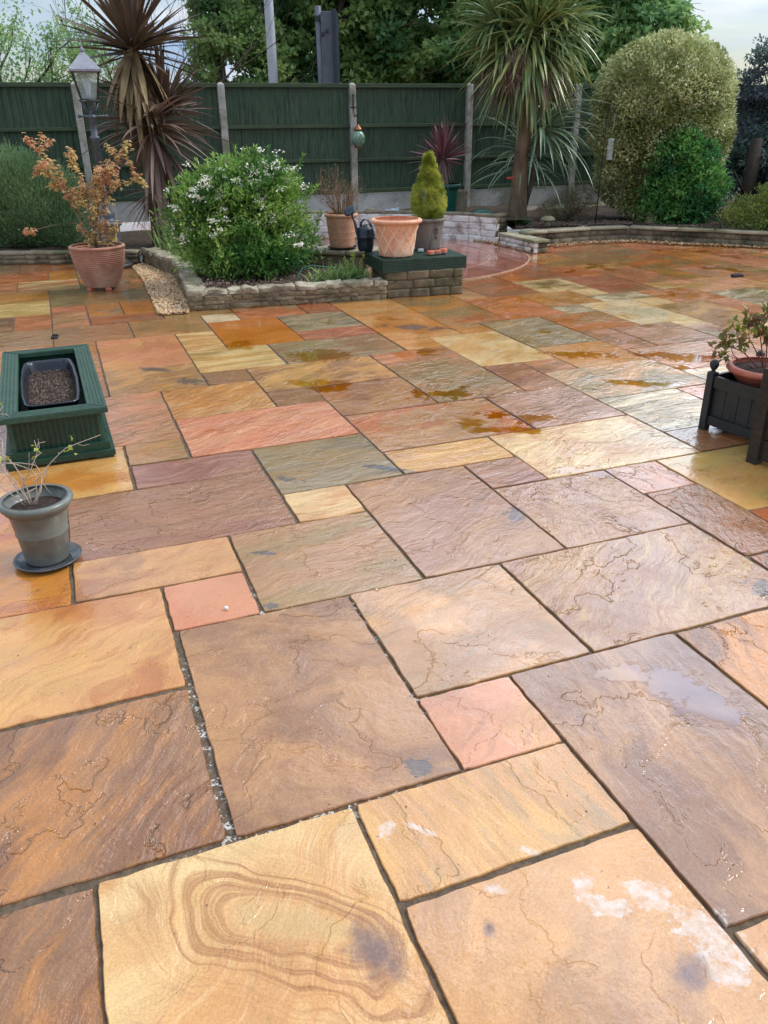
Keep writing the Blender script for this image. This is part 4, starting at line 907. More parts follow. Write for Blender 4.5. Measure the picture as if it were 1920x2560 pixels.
# watering can
t = thing('watering_can', 'dark blue plastic watering can between the lattice pot and the tan pot', 'watering can', (-.155, 8.36, .366), R(8))
m = M(); m.lathe([(.001, 0), (.066, 0), (.074, .012), (.080, .06), (.085, .125), (.088, .130), (.088, .137), (.084, .142), (.082, .19), (.076, .215), (.060, .228), (.050, .232), (.050, .245), (.042, .245), (.040, .225), (.001, .20)], n=36); m.build('tank', 'navy_plastic', t, True)
m = M(); m.tube([(-.055, 0, .10), (-.085, .01, .19), (-.10, .02, .27), (-.125, .04, .335)], [.022, .015, .012, .010], 10); m.build('spout', 'navy_plastic', t, True)
m = M(); q = M(); q.lathe([(.010, -.03), (.016, 0), (.058, .030), (.060, .040), (.052, .045), (.001, .035)], n=24); rot = Matrix.Rotation(R(-38), 3, 'Y') @ Matrix.Rotation(R(30), 3, 'X')
m.add(q.v[0] @ np.array(rot).T + np.array((-.13, .045, .35)), q.f); m.build('rose', 'navy_plastic', t, True)
m = M(); m.tube([(-.045, 0, .22), (-.04, 0, .27), (-.01, 0, .295), (.03, 0, .285), (.058, 0, .24), (.078, 0, .17), (.084, 0, .12)], [.011, .011, .011, .011, .011, .011, .010], 10); m.build('handle', 'navy_plastic', t, True)
# brick fragments and bits on the deck
for k_, (x, y, rz_, d, lab) in enumerate(((.475, 8.07, .3, (.055, .075, .032), 'orange brick fragment with a notch, leftmost of three on the decking'), (.545, 8.10, .15, (.06, .06, .034), 'orange brick fragment in the middle of three on the decking'), (.60, 8.15, -.3, (.07, .07, .04), 'orange brick fragment, rightmost of three on the decking'))):
    m = M(); stone_block(m, (0, 0, d[2] / 2), d, 0, k_ + 3, .05, .002, 4); 
    if k_ == 0: stone_block(m, (.03, .02, d[2] / 2 + .001), (.02, .05, .036), .2, 11, .05, .002, 3)
    o = m.build('brick_piece', 'clay_brick', None, True); o.location = (x, y, .366); o.rotation_euler = (0, 0, rz_); tag(o, lab, 'brick piece', 'broken brick pieces on the decking')
o = M().box((0, 0, .013), (.055, .04, .024)).build('plastic_block', 'light_plastic', None, bevel=.003); o.location = (.39, 8.27, .366); o.rotation_euler = (0, 0, .2); tag(o, 'small pale grey plastic block on the decking beside the conifer pot', 'block')
o = M(); o.box((0, 0, .008), (.20, .10, .016)); o.box((.03, 0, .022), (.10, .05, .014)); o.box((.085, .0, .028), (.03, .03, .03)); o = o.build('plastic_tray', 'light_plastic', None, bevel=.003); o.location = (.16, 12.26, .378); o.rotation_euler = (0, 0, .1); tag(o, 'pale blue grey plastic tray lying on the white brick wall', 'tray')
for (x, y, s_, lab) in ((-.15, 12.5, .07, 'brown rock on the soil behind the white wall'), (.0, 12.42, .05, 'smaller rounded rock beside the brown rock behind the white wall')):
    m = M(); stone_block(m, (0, 0, s_ * .45), (s_ * 2, s_ * 1.4, s_), .2, s_ * 100, .7, .012, 5); o = m.build('rock', 'stone_ornament', None, True); o.location = (x, y, .32); tag(o, lab, 'rock')
m = M(); m.lathe([(.19, 0), (.17, .03), (.12, .062), (.05, .078), (.001, .08)], n=30); o = m.build('upturned_lid', 'green_pot', None, True); o.location = (1.42, 12.0, .33); o.scale = (1, .8, 1); tag(o, 'dark green domed lid lying on the soil by the palm', 'lid')
# ornaments in the right bed
t = thing('stone_mushroom', 'stone mushroom ornament at the front of the right bed', 'ornament', (2.32, 11.82, .19)); m = M(); m.lathe([(.001, 0), (.055, 0), (.045, .05), (.05, .09), (.001, .095)], n=20); m.build('stem', 'stone_ornament', t, True); m = M(); m.lathe([(.04, .078), (.10, .078), (.105, .09), (.09, .115), (.05, .135), (.001, .14)], n=28); m.build('cap', 'stone_ornament', t, True)
m = M(); m.lathe([(.001, 0), (.085, 0), (.09, .02), (.075, .06), (.075, .10), (.09, .13), (.10, .15), (.085, .155), (.07, .13), (.001, .12)], n=28); o = m.build('stone_urn', 'stone_ornament', None, True); o.location = (3.81, 11.98, .19); tag(o, 'small waisted stone urn on the soil below the clipped dome', 'urn')
t = thing('feeder_pole', 'thin dark pole with a hanging bird feeder in front of the clipped dome', 'bird feeder', (3.02, 11.95, .18))
m = M(); m.tube([(0, 0, 0), (.01, 0, .8), (.02, 0, 1.45), (.05, -.02, 1.53), (.10, -.04, 1.50), (.10, -.05, 1.42)], .008, 6); m.build('pole', 'dark_iron', t, True)
m = M(); m.tube([(.10, -.05, 1.42), (.11, -.05, 1.30), (.085, -.05, 1.18)], .003, 5); m.lathe([(.001, .85), (.045, .85), (.045, .86), (.04, .87), (.04, 1.08), (.05, 1.09), (.045, 1.11), (.001, 1.12)], (.09, -.05, 0), 20); m.build('seed_feeder', 'lamp_glass', t, True)
t = thing('bird_ornament', 'small red bird shaped ornament stuck in the palm trunk', 'ornament', (1.80, 12.12, .80)); m = M(); m.sphere((0, 0, 0), .045, 14, 8, (1, .45, .38)); m.tube([(.03, 0, .003), (.09, .02, .012)], [.016, .006], 6); m.build('body', 'red_paint', t, True)
# garden hose loop
pts = [(-.78, 7.95, .13), (-.80, 7.98, .20), (-.76, 8.02, .26), (-.68, 8.06, .275), (-.58, 8.08, .26), (-.48, 8.12, .24), (-.36, 8.2, .21), (-.28, 8.3, .15)]
o = M().tube(pts, .008, 8).build('garden_hose', 'hose_green', None, True); tag(o, 'loop of green garden hose arching over the bulbs in the near bed', 'hose')
# small fixtures on the paving
o = M(); o.box((0, 0, .015), (.12, .06, .03)); o.box((0, 0, .034), (.06, .03, .012)); o = o.build('drain_marker', 'dark_iron', None, bevel=.006); x, y = gw(21.9, 17.7); o.location = (x, y, 0); o.rotation_euler = (0, 0, .2); tag(o, 'small dark metal block lying alone on the far right paving', 'metal block')
o = M(); o.box((0, 0, .006), (.05, .10, .012)); o.box((0, .03, .014), (.04, .02, .01)); o = o.build('plastic_clip', 'black_plastic', None, bevel=.002); x, y = gw(-.95, 17.9); o.location = (x, y, 0); o.rotation_euler = (0, 0, .25); tag(o, 'small dark plastic clip in the joint above the trough planter', 'clip')
for (x, y) in ((1.38, 3.86), (1.53, 3.75)):
    pass
o = M(); stone_block(o, (0, 0, .006), (.012, .010, .010), 0, 3, .5, .001, 3); o = o.build('pebble', 'white_brick', None, True); x, y = gw(.62, 3.22); o.location = (x, y, .0); tag(o, 'tiny cream pebble on the small pink slab', 'pebble')

# ------------------------------------------------------------------ left trough planter (tapered box of decking boards)
P_NR = np.array((-1.36, 3.78)); P_NL = np.array((-1.85, 3.70)); P_FR = np.array((-1.90, 5.12)); P_FL = np.array((-2.34, 4.93))
axn = unit((P_NR - P_NL) + (P_FR - P_FL)); ayn = np.array([-axn[1], axn[0]])
pc_ = (P_NR + P_NL + P_FR + P_FL) / 4; pc_ = pc_ + np.array((.008, -.025)); pw_, pd_ = .505, 1.38
# long axis direction from the near edge middle to the far edge middle
ay_l = unit((P_FR + P_FL) / 2 - (P_NR + P_NL) / 2); rzl = math.atan2(ay_l[1], ay_l[0]) - math.pi / 2
t = thing('trough_planter', 'long green planter of grooved decking boards with a mitred rim', 'planter', (pc_[0], pc_[1], 0), rzl)
H = .268; bt, bb = .205, .215
body = M()
# body sides: near, far (ribs vertical), left, right
for sy in (-1, 1):
    ng = 17
    body = M(); grooved(body, (0, sy * (pd_ / 2 - .055), .145), (pw_ - .085, .020, .19), 0, ng, 'x', .005, face=sy); body.build('side_board', 'planter_dark_green', t)
for sx in (-1, 1):
    body = M(); grooved(body, (sx * (pw_ / 2 - .052), 0, .145), (pd_ - .12, .020, .19), math.pi / 2, 44, 'x', .005, face=-sx); body.build('side_board', 'planter_dark_green', t)
cp = M()
for sx in (-1, 1):
    for sy in (-1, 1): M().box((sx * (pw_ / 2 - .045), sy * (pd_ / 2 - .047), .14), (.022, .022, .20)).build('corner_post', 'planter_green', t, bevel=.002)
sk = M()
for sy in (-1, 1): M().box((0, sy * (pd_ / 2 - .028), .055), (pw_ - .03, .022, .055)).box((0, sy * (pd_ / 2 - .012), .028), (pw_ + .01, .026, .030)).build('plinth_rail', 'planter_dark_green', t, bevel=.002)
for sx in (-1, 1): M().box((sx * (pw_ / 2 - .024), 0, .055), (.022, pd_ - .082, .055)).box((sx * (pw_ / 2 - .008), 0, .028), (.026, pd_ - .05, .030)).build('plinth_rail', 'planter_dark_green', t, bevel=.002)
ft = M()
for sx in (-1, 1):
    for sy in (-1, 1): M().box((sx * (pw_ / 2 - .05), sy * (pd_ / 2 - .03), .0075), (.09, .05, .013)).build('foot', 'planter_dark_green', t)
rim = M(); rwid = .092
def mitred(m, L, wdt, th, z, rotz, off):
    V = [(-L / 2, -wdt / 2, 0), (L / 2, -wdt / 2, 0), (L / 2 - wdt, wdt / 2, 0), (-L / 2 + wdt, wdt / 2, 0)]; ca, sa = math.cos(rotz), math.sin(rotz)
    def tr(x, y, zz): y = y - off; return (x * ca - y * sa, x * sa + y * ca, zz)
    A_ = [tr(x, y, z) for x, y, _ in V] + [tr(x, y, z + th) for x, y, _ in V]
    m.add(A_, [(3, 2, 1, 0), (4, 5, 6, 7), (0, 1, 5, 4), (1, 2, 6, 5), (2, 3, 7, 6), (3, 0, 4, 7)])
    nr = 5
    for k in range(nr):
        f0 = (k + .16) / nr; f1 = (k + .84) / nr
        def xs(f): return L / 2 - wdt * f - .003
        y0, y1 = -wdt / 2 + wdt * f0, -wdt / 2 + wdt * f1
        B_ = [(-xs(f0), y0), (xs(f0), y0), (xs(f1), y1), (-xs(f1), y1)]
        m.add([tr(x, y, z + th - .0005) for x, y in B_] + [tr(x, y, z + th + .004) for x, y in B_], [(4, 5, 6, 7), (0, 1, 5, 4), (1, 2, 6, 5), (2, 3, 7, 6), (3, 0, 4, 7)])
for kx, (L, off, rz_) in enumerate(((pw_, pd_ / 2 - rwid / 2, 0), (pw_, pd_ / 2 - rwid / 2, math.pi), (pd_, pw_ / 2 - rwid / 2, math.pi / 2), (pd_, pw_ / 2 - rwid / 2, -math.pi / 2))):
    rim = M(); mitred(rim, L - .002, rwid, .026, H - .030, rz_, off); rim.build('rim_board', 'planter_green', t, bevel=.0012)
liner = M(); liner.box((0, 0, .03), (pw_ - .12, pd_ - .12, .01)); liner.build('floor', 'planter_dark_green', t)
# black trough inside with compost
def rrect(hx, hy, r_, z, n=6, bow=0.0):
    P = []
    for (sx, sy, a0) in ((1, -1, -math.pi / 2), (1, 1, 0), (-1, 1, math.pi / 2), (-1, -1, math.pi)):
        for k in range(n + 1):
            a_ = a0 + k / n * math.pi / 2; x = sx * (hx - r_) + r_ * math.cos(a_); y = sy * (hy - r_) + r_ * math.sin(a_); P.append([x, y, z])
        # bowed long side towards the next corner
        if sx == 1 and sy == -1 or sx == -1 and sy == 1:
            for q_ in (-.5, 0, .5): yy = (q_ if sx == 1 else -q_) * hy * 1.2; P.append([sx * (hx + bow * (1 - (yy / hy) ** 2)), yy, z])
    return np.array(P)
m = M(); rings = [rrect(.098, .41, .04, .06), rrect(.122, .45, .05, .236, bow=.018), rrect(.134, .462, .055, .238, bow=.018), rrect(.135, .463, .055, .247, bow=.018), rrect(.122, .45, .05, .247, bow=.018), rrect(.115, .44, .05, .234, bow=.018), rrect(.104, .42, .045, .10)]
n_ = len(rings[0])
m.add(np.concatenate(rings), [(r_ * n_ + k, r_ * n_ + (k + 1) % n_, (r_ + 1) * n_ + (k + 1) % n_, (r_ + 1) * n_ + k) for r_ in range(len(rings) - 1) for k in range(n_)] + [tuple(range(n_))[::-1]])
tt_ = thing('plastic_trough', 'black plastic window box filled with dark compost inside the green planter', 'window box', (pc_[0], pc_[1], .0), rzl)
m.build('tub', 'black_plastic', tt_, True)
s_m = M(); nx, ny = 16, 44; VV_ = []
for j in range(ny + 1):
    for i in range(nx + 1):
        x = (i / nx - .5) * .222; y = (j / ny - .5) * .85; VV_.append((x * (1 + .10 * (1 - (y / .42) ** 2)), y, .185 + .014 * mnoise.noise(Vector((x * 14, y * 14, 0))) + .010 * mnoise.noise(Vector((x * 50, y * 50, 3)))))
s_m.add(VV_, [(j * (nx + 1) + i, j * (nx + 1) + i + 1, (j + 1) * (nx + 1) + i + 1, (j + 1) * (nx + 1) + i) for j in range(ny) for i in range(nx)]); s_m.build('compost', 'compost', tt_, True)
nch = 900; Pp = np.stack([rng.uniform(-.105, .105, nch), rng.uniform(-.41, .41, nch), .19 + rng.random(nch) * .01], 1); Dd = rng.normal(size=(nch, 3)) * (1, 1, .35)
leaves(Pp, Dd, .016, .006, 'bark_flakes', 'thatch', tt_).parent = tt_

# ------------------------------------------------------------------ right planters
Q0 = np.array((1.745, 4.13)); Q1 = np.array((1.915, 3.82)); tv = unit(Q1 - Q0); nvv = np.array([-tv[1], tv[0]]); Lq = .36
rzq = math.atan2(tv[1], tv[0]); cq = Q0 + tv * Lq / 2 + nvv * Lq / 2
t = thing('square_planter', 'black stained wooden planter box with ball finials holding the terracotta bowl', 'planter', (cq[0], cq[1], 0), rzq)
for sx in (-1, 1):
    for sy in (-1, 1):
        m = M(); m.box((sx * Lq / 2, sy * Lq / 2, .16), (.042, .042, .318)); p_ = m.build('corner_post', 'planter_black', t, bevel=.003)
        b_ = M(); b_.lathe([(.020, .318), (.012, .323), (.010, .330), (.018, .338), (.0235, .352), (.024, .362), (.019, .376), (.008, .384), (.001, .385)], (sx * Lq / 2, sy * Lq / 2, 0), 24); b_.build('ball_finial', 'planter_black', p_, True)
for k_, (dx, dy, rz_) in enumerate(((0, -1, 0), (1, 0, math.pi / 2), (0, 1, math.pi), (-1, 0, -math.pi / 2))):
    m = M(); off = Lq / 2; w_ = Lq - .042
    ca, sa = math.cos(rz_), math.sin(rz_)
    def pt(x, y, z): y = y - off; return (x * ca - y * sa, x * sa + y * ca, z)
    for q_ in range(4): m.box(pt((q_ - 1.5) * w_ / 4, .010, .16), (w_ / 4 - .003, .012, .20), rz_)
    m.build('panel_boards', 'planter_black', t, bevel=.001)
    M().box(pt(0, 0, .270), (w_, .022, .062), rz_).build('top_rail', 'planter_black', t, bevel=.002); M().box(pt(0, 0, .060), (w_, .022, .050), rz_).build('bottom_rail', 'planter_black', t, bevel=.002)
BW = (cq[0] + .01, cq[1] + .02, .255)
out = [(.10, 0), (.12, .01), (.165, .06), (.178, .075), (.190, .078), (.198, .088), (.196, .102), (.184, .108)]
pot('terracotta_bowl', 'shallow terracotta bowl set in the black wooden planter box', 'plant pot', BW, wall_prof(out, .018), 'terracotta_red', (.168, .085))
# old wooden planter at the right edge
t = thing('wooden_planter', 'weathered brown wooden planter with board sides cut off by the right edge', 'planter', (2.10, 3.62, 0), rzq)
m = M(); m.box((-.16, -.235, .235), (.06, .05, .47)); m.build('corner_post', 'old_wood', t, bevel=.003)
m = M()
for q_ in range(4): m.box((.10, -.228 + (q_ % 2) * .002, .075 + q_ * .105), (.46, .025, .100))
m.build('side_boards', 'old_wood', t, bevel=.003)
m = M()
for q_ in range(4): m.box((-.162, .03, .075 + q_ * .105), (.025, .46, .100))
m.build('end_boards', 'old_wood', t, bevel=.003)
m = M(); m.box((.08, .02, .38), (.44, .44, .02)); m.build('soil', 'compost', t)
o = M(); stone_block(o, (0, 0, .012), (.05, .03, .022), .3, 5, .6, .004, 4); o = o.build('paper_scrap', 'white_brick', None, True); o.location = (1.79, 4.06, .0); tag(o, 'crumpled white scrap on the paving at the foot of the black planter box', 'scrap')

# ------------------------------------------------------------------ street poles beyond the fence
t = thing('lighting_column', 'pale galvanised steel column rising behind the fence', 'street pole', (-1.86, 16, 0)); m = M(); m.lathe([(.075, 0), (.088, 1.5), (.080, 3.0), (.070, 6.2), (.001, 6.25)], n=24); m.build('shaft', 'galvanised', t, True)
m = M(); m.box((0, 0, .8), (.16, .16, .3)); m.build('access_box', 'galvanised', t)
t = thing('sign_column', 'dark grey sign with a pale grey post seen edge on behind the fence', 'sign', (-.92, 16, 0))
m = M(); m.tube([(-.075, -.02, 0), (-.11, -.02, 3.30)], .055, 14); m.build('post', 'column_grey', t, True)
m = M(); m.box((.04, .25, 2.2), (.20, .85, 2.02)); m.build('sign_panel', 'column_grey', t, bevel=.01)
m = M(); m.box((.17, .2, 2.2), (.07, .95, 2.06)); m.build('sign_edge', 'column_dark', t, bevel=.01)
m = M(); m.box((-.05, -.03, 3.12), (.22, .13, .07)); m.box((.04, -.19, 2.92), (.05, .03, .05)); m.box((-.03, -.19, 2.88), (.05, .03, .05)); m.build('clamp', 'column_dark', t)
# ------------------------------------------------------------------ vegetation
def sub_thing(*a, **k): return thing(*a, **k)
def rosette(c, nl, L, W, lo, hi, droop, az=None, base_r=.03, jl=.2, zspread=.12):
    """strap leaves from a growing point; elevation from lo to hi (degrees)"""
    out = []
    for k in range(nl):
        a = rng.uniform(0, 2 * math.pi) if az is None else rng.uniform(*az); e = R(lo + (hi - lo) * (k + .5) / nl + rng.normal() * 6)
        d = np.array([math.cos(a) * math.cos(e), math.sin(a) * math.cos(e), math.sin(e)])
        b = np.array(c) + np.array([math.cos(a), math.sin(a), 0]) * base_r + np.array([0, 0, zspread * ((k + .5) / nl - .5)])
        dr = droop[0] + (droop[1] - droop[0]) * rng.random()
        out.append((b, d, L * (1 + rng.normal() * jl), W * rng.uniform(.75, 1.2), dr))
    return out

# --- purple cordyline (left)
CX, CY = -2.86, 10.75
t = thing('cordyline', 'tall purple cordyline with spiky heads and a skirt of dead tan leaves', 'cordyline', (CX, CY, .15))
o_ = (CX, CY, .15)
m = M(); m.tube([(CX + .02, CY, .1), (CX + .03, CY, .7), (CX, CY, 1.3), (CX + .02, CY, 1.75), (CX + .01, CY, 2.28)], [.085, .07, .065, .06, .05], 12)
m.tube([(CX, CY, 1.25), (CX + .16, CY + .05, 1.5), (CX + .26, CY + .1, 1.72)], [.05, .045, .04], 8)
m.build('trunk', 'bark', t, True, origin=o_)
hc = (CX + .0, CY, 2.34)
straps(rosette(hc, 120, .84, .056, 8, 88, (.03, .28), jl=.08) + rosette((hc[0], hc[1], 2.30), 34, .88, .05, -6, 18, (.08, .35), jl=.1), 'top_crown', 'leaf_cordyline_purple', t, o_)
straps(rosette((CX, CY, 2.28), 95, .80, .072, -84, -50, (.2, .6), jl=.12, zspread=.12), 'dead_skirt', 'leaf_cordyline_dead', t, o_)
straps(rosette((CX + .27, CY + .1, 1.72), 95, .56, .056, -10, 85, (.1, .5), jl=.2), 'side_crown', 'leaf_cordyline_purple', t, o_)
straps(rosette((CX + .12, CY - .03, 1.50), 130, .80, .040, -34, 40, (.2, .7), jl=.2, zspread=.25), 'lower_crown', 'leaf_cordyline_brown', t, o_)
straps(rosette((CX + .12, CY - .02, 1.28), 30, .92, .075, -86, -68, (.2, .5), jl=.12, zspread=.25) + rosette((CX + .02, CY, .72), 40, .5, .03, -55, 10, (.3, .9)), 'old_leaves', 'leaf_cordyline_brown', t, o_)

# --- small red cordyline in green pot
t = thing('cordyline', 'small red spiky cordyline growing in the teal green pot', 'cordyline', (.92, 12.62, .68)); o_ = tuple(t.location)
m = M(); m.tube([(.96, 12.62, .66), (.93, 12.62, .8), (.90, 12.62, 1.0)], [.03, .026, .022], 8); m.build('trunk', 'bark', t, True, origin=o_)
straps(rosette((.90, 12.62, 1.06), 130, .43, .022, -12, 88, (.05, .3), jl=.15, zspread=.1), 'crown', 'leaf_cordyline_red', t, o_)
straps(rosette((.90, 12.62, 1.00), 26, .36, .03, -85, -55, (.2, .5), jl=.2), 'dead_skirt', 'leaf_cordyline_brown', t, o_)

# --- big green cordyline palm
PX, PY = 1.93, 12.28
t = thing('cordyline_palm', 'big green cabbage palm with thick trunk and a huge drooping shaggy crown', 'palm', (PX, PY, .2)); o_ = (PX, PY, .2)
m = M(); zz = np.linspace(.15, 2.3, 12); m.tube([(PX + .02 + .06 * (z - .2) * .6 + .01 * math.sin(z * 5), PY, z) for z in zz], [.175, .135, .12, .112, .106, .10, .098, .095, .095, .095, .09, .08], 18); m.build('trunk', 'bark', t, True, origin=o_)
hx, hy, hz = PX + .03, PY, 2.42
L_ = []
for (ox, oy, oz) in ((0, 0, 0), (-.30, -.05, .05), (.30, .02, .08), (.05, -.25, .12), (-.12, .2, .3), (.15, -.1, .42), (-.42, .0, .30), (.42, 0, .30)):
    L_ += rosette((hx + ox, hy + oy, hz + oz), 125, .68, .042, -45, 80, (.35, 1.1), jl=.15, zspread=.15)
L_ += rosette((hx, hy - .05, 2.30), 230, .84, .046, -75, -15, (.3, .9), jl=.12, zspread=.25, base_r=.15)
straps(L_, 'crown', 'leaf_palm', t, o_, seg=6)
L_ = []
for k in range(700):
    a = rng.uniform(0, 6.28); r_ = rng.uniform(.06, .62); L_.append(((hx + r_ * math.cos(a), hy + r_ * math.sin(a), 2.25 - .25 * r_ + rng.normal() * .08), (.35 * math.cos(a) + rng.normal() * .2, .35 * math.sin(a) + rng.normal() * .2, -1), rng.uniform(.25, .62), .010, .3))
for k in range(520):   # old flower stalk hanging in front
    L_.append(((hx - .22 + rng.normal() * .08, hy - .55 + rng.normal() * .06, 2.36 - rng.random() * .45), (rng.normal() * .6, rng.normal() * .4, -.6 + rng.normal() * .4), rng.uniform(.08, .22), .007, .5))
straps(L_, 'dead_thatch', 'thatch', t, o_, seg=3)
# lower side shoot
t = thing('cordyline_shoot', 'lower green strap leaved shoot arching from the palm trunk', 'cordyline', (PX + .28, PY + .15, .3)); o_ = tuple(t.location)
m = M(); m.tube([(PX + .10, PY + .08, .25), (PX + .24, PY + .1, .8), (PX + .26, PY + .05, 1.35)], [.05, .04, .035], 8); m.build('stem', 'bark_grey', t, True, origin=o_)
straps(rosette((PX + .27, PY, 1.40), 75, .95, .036, -30, 78, (1.0, 1.9), az=(-1.9, 1.0), jl=.15) + rosette((PX + .1, PY + .2, 1.10), 50, .85, .032, -15, 50, (.7, 1.5), jl=.2, zspread=.4), 'leaves', 'leaf_palm_blue', t, o_, seg=8)

# --- white flowering bush
def shrub(name, label, cat, loc, blobs, leafmat, n, Lf, Wf, wood='bark_grey', shell=.5, lump=.25, outw=.8, upw=.5, group=None, zmin=None, nst=14, lname='foliage', fold=.25, stems_r=.012, fr=.6):
    t = thing(name, label, cat, loc, 0, group); o_ = tuple(loc)
    tot = sum(b[3] * b[4] * b[5] for b in blobs) ; Ps = []; Ds = []
    for b in blobs:
        k = int(n * b[3] * b[4] * b[5] / tot); p, nn = ellip_pts(b[:3], b[3:6], k, shell, zmin, lump); Ps.append(p); Ds.append(nn)
    P = np.concatenate(Ps); Nn = np.concatenate(Ds); D = Nn * outw + np.array([0, 0, upw]) + rng.normal(size=P.shape) * fr
    leaves(P, D, Lf, Wf, lname, leafmat, t, o_, fold=fold)
    m = M(); zb = loc[2]
    for k in range(nst):
        b = blobs[k % len(blobs)]; e = np.array(b[:3]) + rng.normal(size=3) * np.array(b[3:6]) * .4; s = np.array([loc[0] + rng.normal() * .05, loc[1] + rng.normal() * .05, zb])
        md = (s + e) / 2 + rng.normal(size=3) * .06; m.tube([s, md, e], [stems_r, stems_r * .7, stems_r * .3], 5)
    m.build('stems', wood, t, True, origin=o_)
    return t, P, Nn
loc = (-1.44, 8.42, .14)
blobs = [(-1.45, 8.5, .72, .50, .42, .38), (-1.75, 8.45, .66, .38, .36, .34), (-1.18, 8.5, .78, .42, .36, .36), (-1.40, 8.35, .40, .58, .42, .28), (-1.35, 8.55, 1.0, .42, .34, .24), (-1.02, 8.55, .95, .25, .25, .2), (-1.8, 8.5, .92, .2, .2, .18), (-.88, 8.5, .45, .26, .28, .28), (-1.3, 8.2, .30, .5, .28, .18)]
t, P, Nn = shrub('flowering_shrub', 'big dense green bush dotted with clusters of small white flowers in the raised bed', 'bush', loc, blobs, 'leaf_spirea', 24000, .056, .021, shell=.42, lump=.7)
# upright leafy shoots breaking the outline
Ps = []; Ds = []; m = M()
for k in range(230):
    i = rng.integers(len(P)); 
    if P[i, 2] < .35 or (P[i, 2] < .75 and rng.random() < .5): continue
    d = unit(Nn[i] * .8 + np.array([0, 0, .9]) + rng.normal(size=3) * .25); L = rng.uniform(.09, .24); m.tube([P[i], P[i] + d * L], [.0035, .0015], 3, cap=False)
    for q in np.linspace(.05, 1, int(L / .007)): Ps.append(P[i] + d * L * q); Ds.append(d + unit(rng.normal(size=3)) * .9)
leaves(np.array(Ps), np.array(Ds), .048, .018, 'young_shoots', 'leaf_spirea', t, loc)
cl = []
for k in range(1400):
    i = rng.integers(len(P))
    if Nn[i, 1] > .35 or P[i, 2] < .42: continue
    pz = (P[i, 2] - .42) / .7
    cn = mnoise.noise(Vector(P[i] * 4.0))
    if cn < .02 and rng.random() < .85: continue
    if rng.random() > pz * .8 + .08: continue
    cl.append(P[i] + Nn[i] * .05 + (0, 0, .015))
Ps = []; Ds = []
for c in cl[:420]:
    kf = rng.integers(16, 40); rr_ = rng.uniform(.014, .028)
    q = rng.normal(size=(kf, 3)) * (rr_, rr_, rr_ * .5); Ps.append(c + q); Ds.append(unit(q + (0, 0, .008)) + rng.normal(size=(kf, 3)) * .4)
leaves(np.concatenate(Ps), np.concatenate(Ds), .021, .021, 'white_blossom', 'flower_white', t, loc, fold=0)

# --- rosemary, left
t, P, Nn = shrub('rosemary_bush', 'large rounded grey green needle leaved rosemary bush at the left edge', 'bush', (-4.55, 10.9, .15), [(-4.55, 10.9, .62, .74, .5, .62), (-5.2, 10.9, .65, .6, .5, .72), (-4.2, 10.85, .45, .42, .4, .40), (-3.95, 10.75, .32, .3, .3, .22)], 'leaf_rosemary', 60000, .050, .011, shell=.55, lump=.25, upw=1.0, fr=.35)
Ps = []; Ds = []
for k in range(2200):
    i = rng.integers(len(P))
    if Nn[i, 2] < -.1: continue
    d = unit(Nn[i] * .5 + (0, 0, 1) + rng.normal(size=3) * .15); L = rng.uniform(.08, .17)
    for q in np.linspace(0, 1, 16): Ps.append(P[i] + d * L * q); Ds.append(d * 1.2 + unit(rng.normal(size=3)) * .6)
leaves(np.array(Ps), np.array(Ds), .026, .006, 'sprigs', 'leaf_rosemary', t, t.location[:], fold=0)

# --- maple in pot
t = thing('maple_tree', 'small orange and bronze leaved maple growing in the ribbed pot', 'maple', (-2.875, 8.5, .39)); o_ = tuple(t.location)
m = M(); Ps = []
def mbr(pts, r0, r1, leafy=.35, dens=30):
    pts = np.array(pts, float); m.tube(pts, np.linspace(r0, r1, len(pts)), 5)
    seg = np.linalg.norm(np.diff(pts, axis=0), axis=1).sum(); n = int(seg * dens)
    for q in range(n):
        f = leafy + (1 - leafy) * rng.random(); x = f * (len(pts) - 1); i = min(int(x), len(pts) - 2); Ps.append(pts[i] + (pts[i + 1] - pts[i]) * (x - i))
B = np.array((-2.875, 8.5, .38))
mains = [((-.04, 0, .1), (-.12, 0, .45), (-.24, 0, .72), (-.40, 0, .92), (-.50, -.05, 1.06)), ((.0, 0, .15), (-.02, 0, .5), (-.08, 0, .8), (-.14, 0, .93)), ((.03, 0, .2), (.10, 0, .45), (.28, 0, .62), (.50, 0, .68), (.58, 0, .60)), ((.02, 0, .2), (.12, 0, .50), (.34, 0, .85), (.46, 0, 1.00)),
         ((-.02, 0, .12), (-.18, 0, .24), (-.38, 0, .22), (-.70, 0, .18)), ((0, 0, .15), (.04, .05, .5), (.10, .1, .78)), ((-.02, 0, .2), (-.25, 0, .55), (-.42, -.03, .80), (-.50, 0, .72)), ((.04, 0, .1), (.06, -.05, .4), (.16, -.08, .66), (.30, -.1, .76))]
for k, mn in enumerate(mains):
    pts = np.array(mn) + B; pts = np.vstack([B, pts]); pts[1:-1] += rng.normal(size=(len(pts) - 2, 3)) * (.015, .03, .012); mbr(pts, .009, .002, .45 if k != 4 else .93, 85 if k != 4 else 60)
    if k == 4: continue
    for q in range(7):
        f = rng.uniform(.35, .95); x = f * (len(pts) - 1); i = min(int(x), len(pts) - 2); s = pts[i] + (pts[i + 1] - pts[i]) * (x - i)
        d = unit(np.array([rng.normal(), rng.normal() * .6, .35 + abs(rng.normal()) * .3])); L = rng.uniform(.08, .24); mbr([s, s + d * L * .5 + rng.normal(size=3) * .01, s + d * L], .004, .0015, .2, 120)
for k in range(5):
    s = B + rng.normal(size=3) * (.05, .03, 0); mbr([s, s + (rng.normal() * .08, 0, .15), s + (rng.normal() * .14, 0, .28)], .003, .001, .2, 160)
m.build('branches', 'twig_brown', t, True, origin=o_)
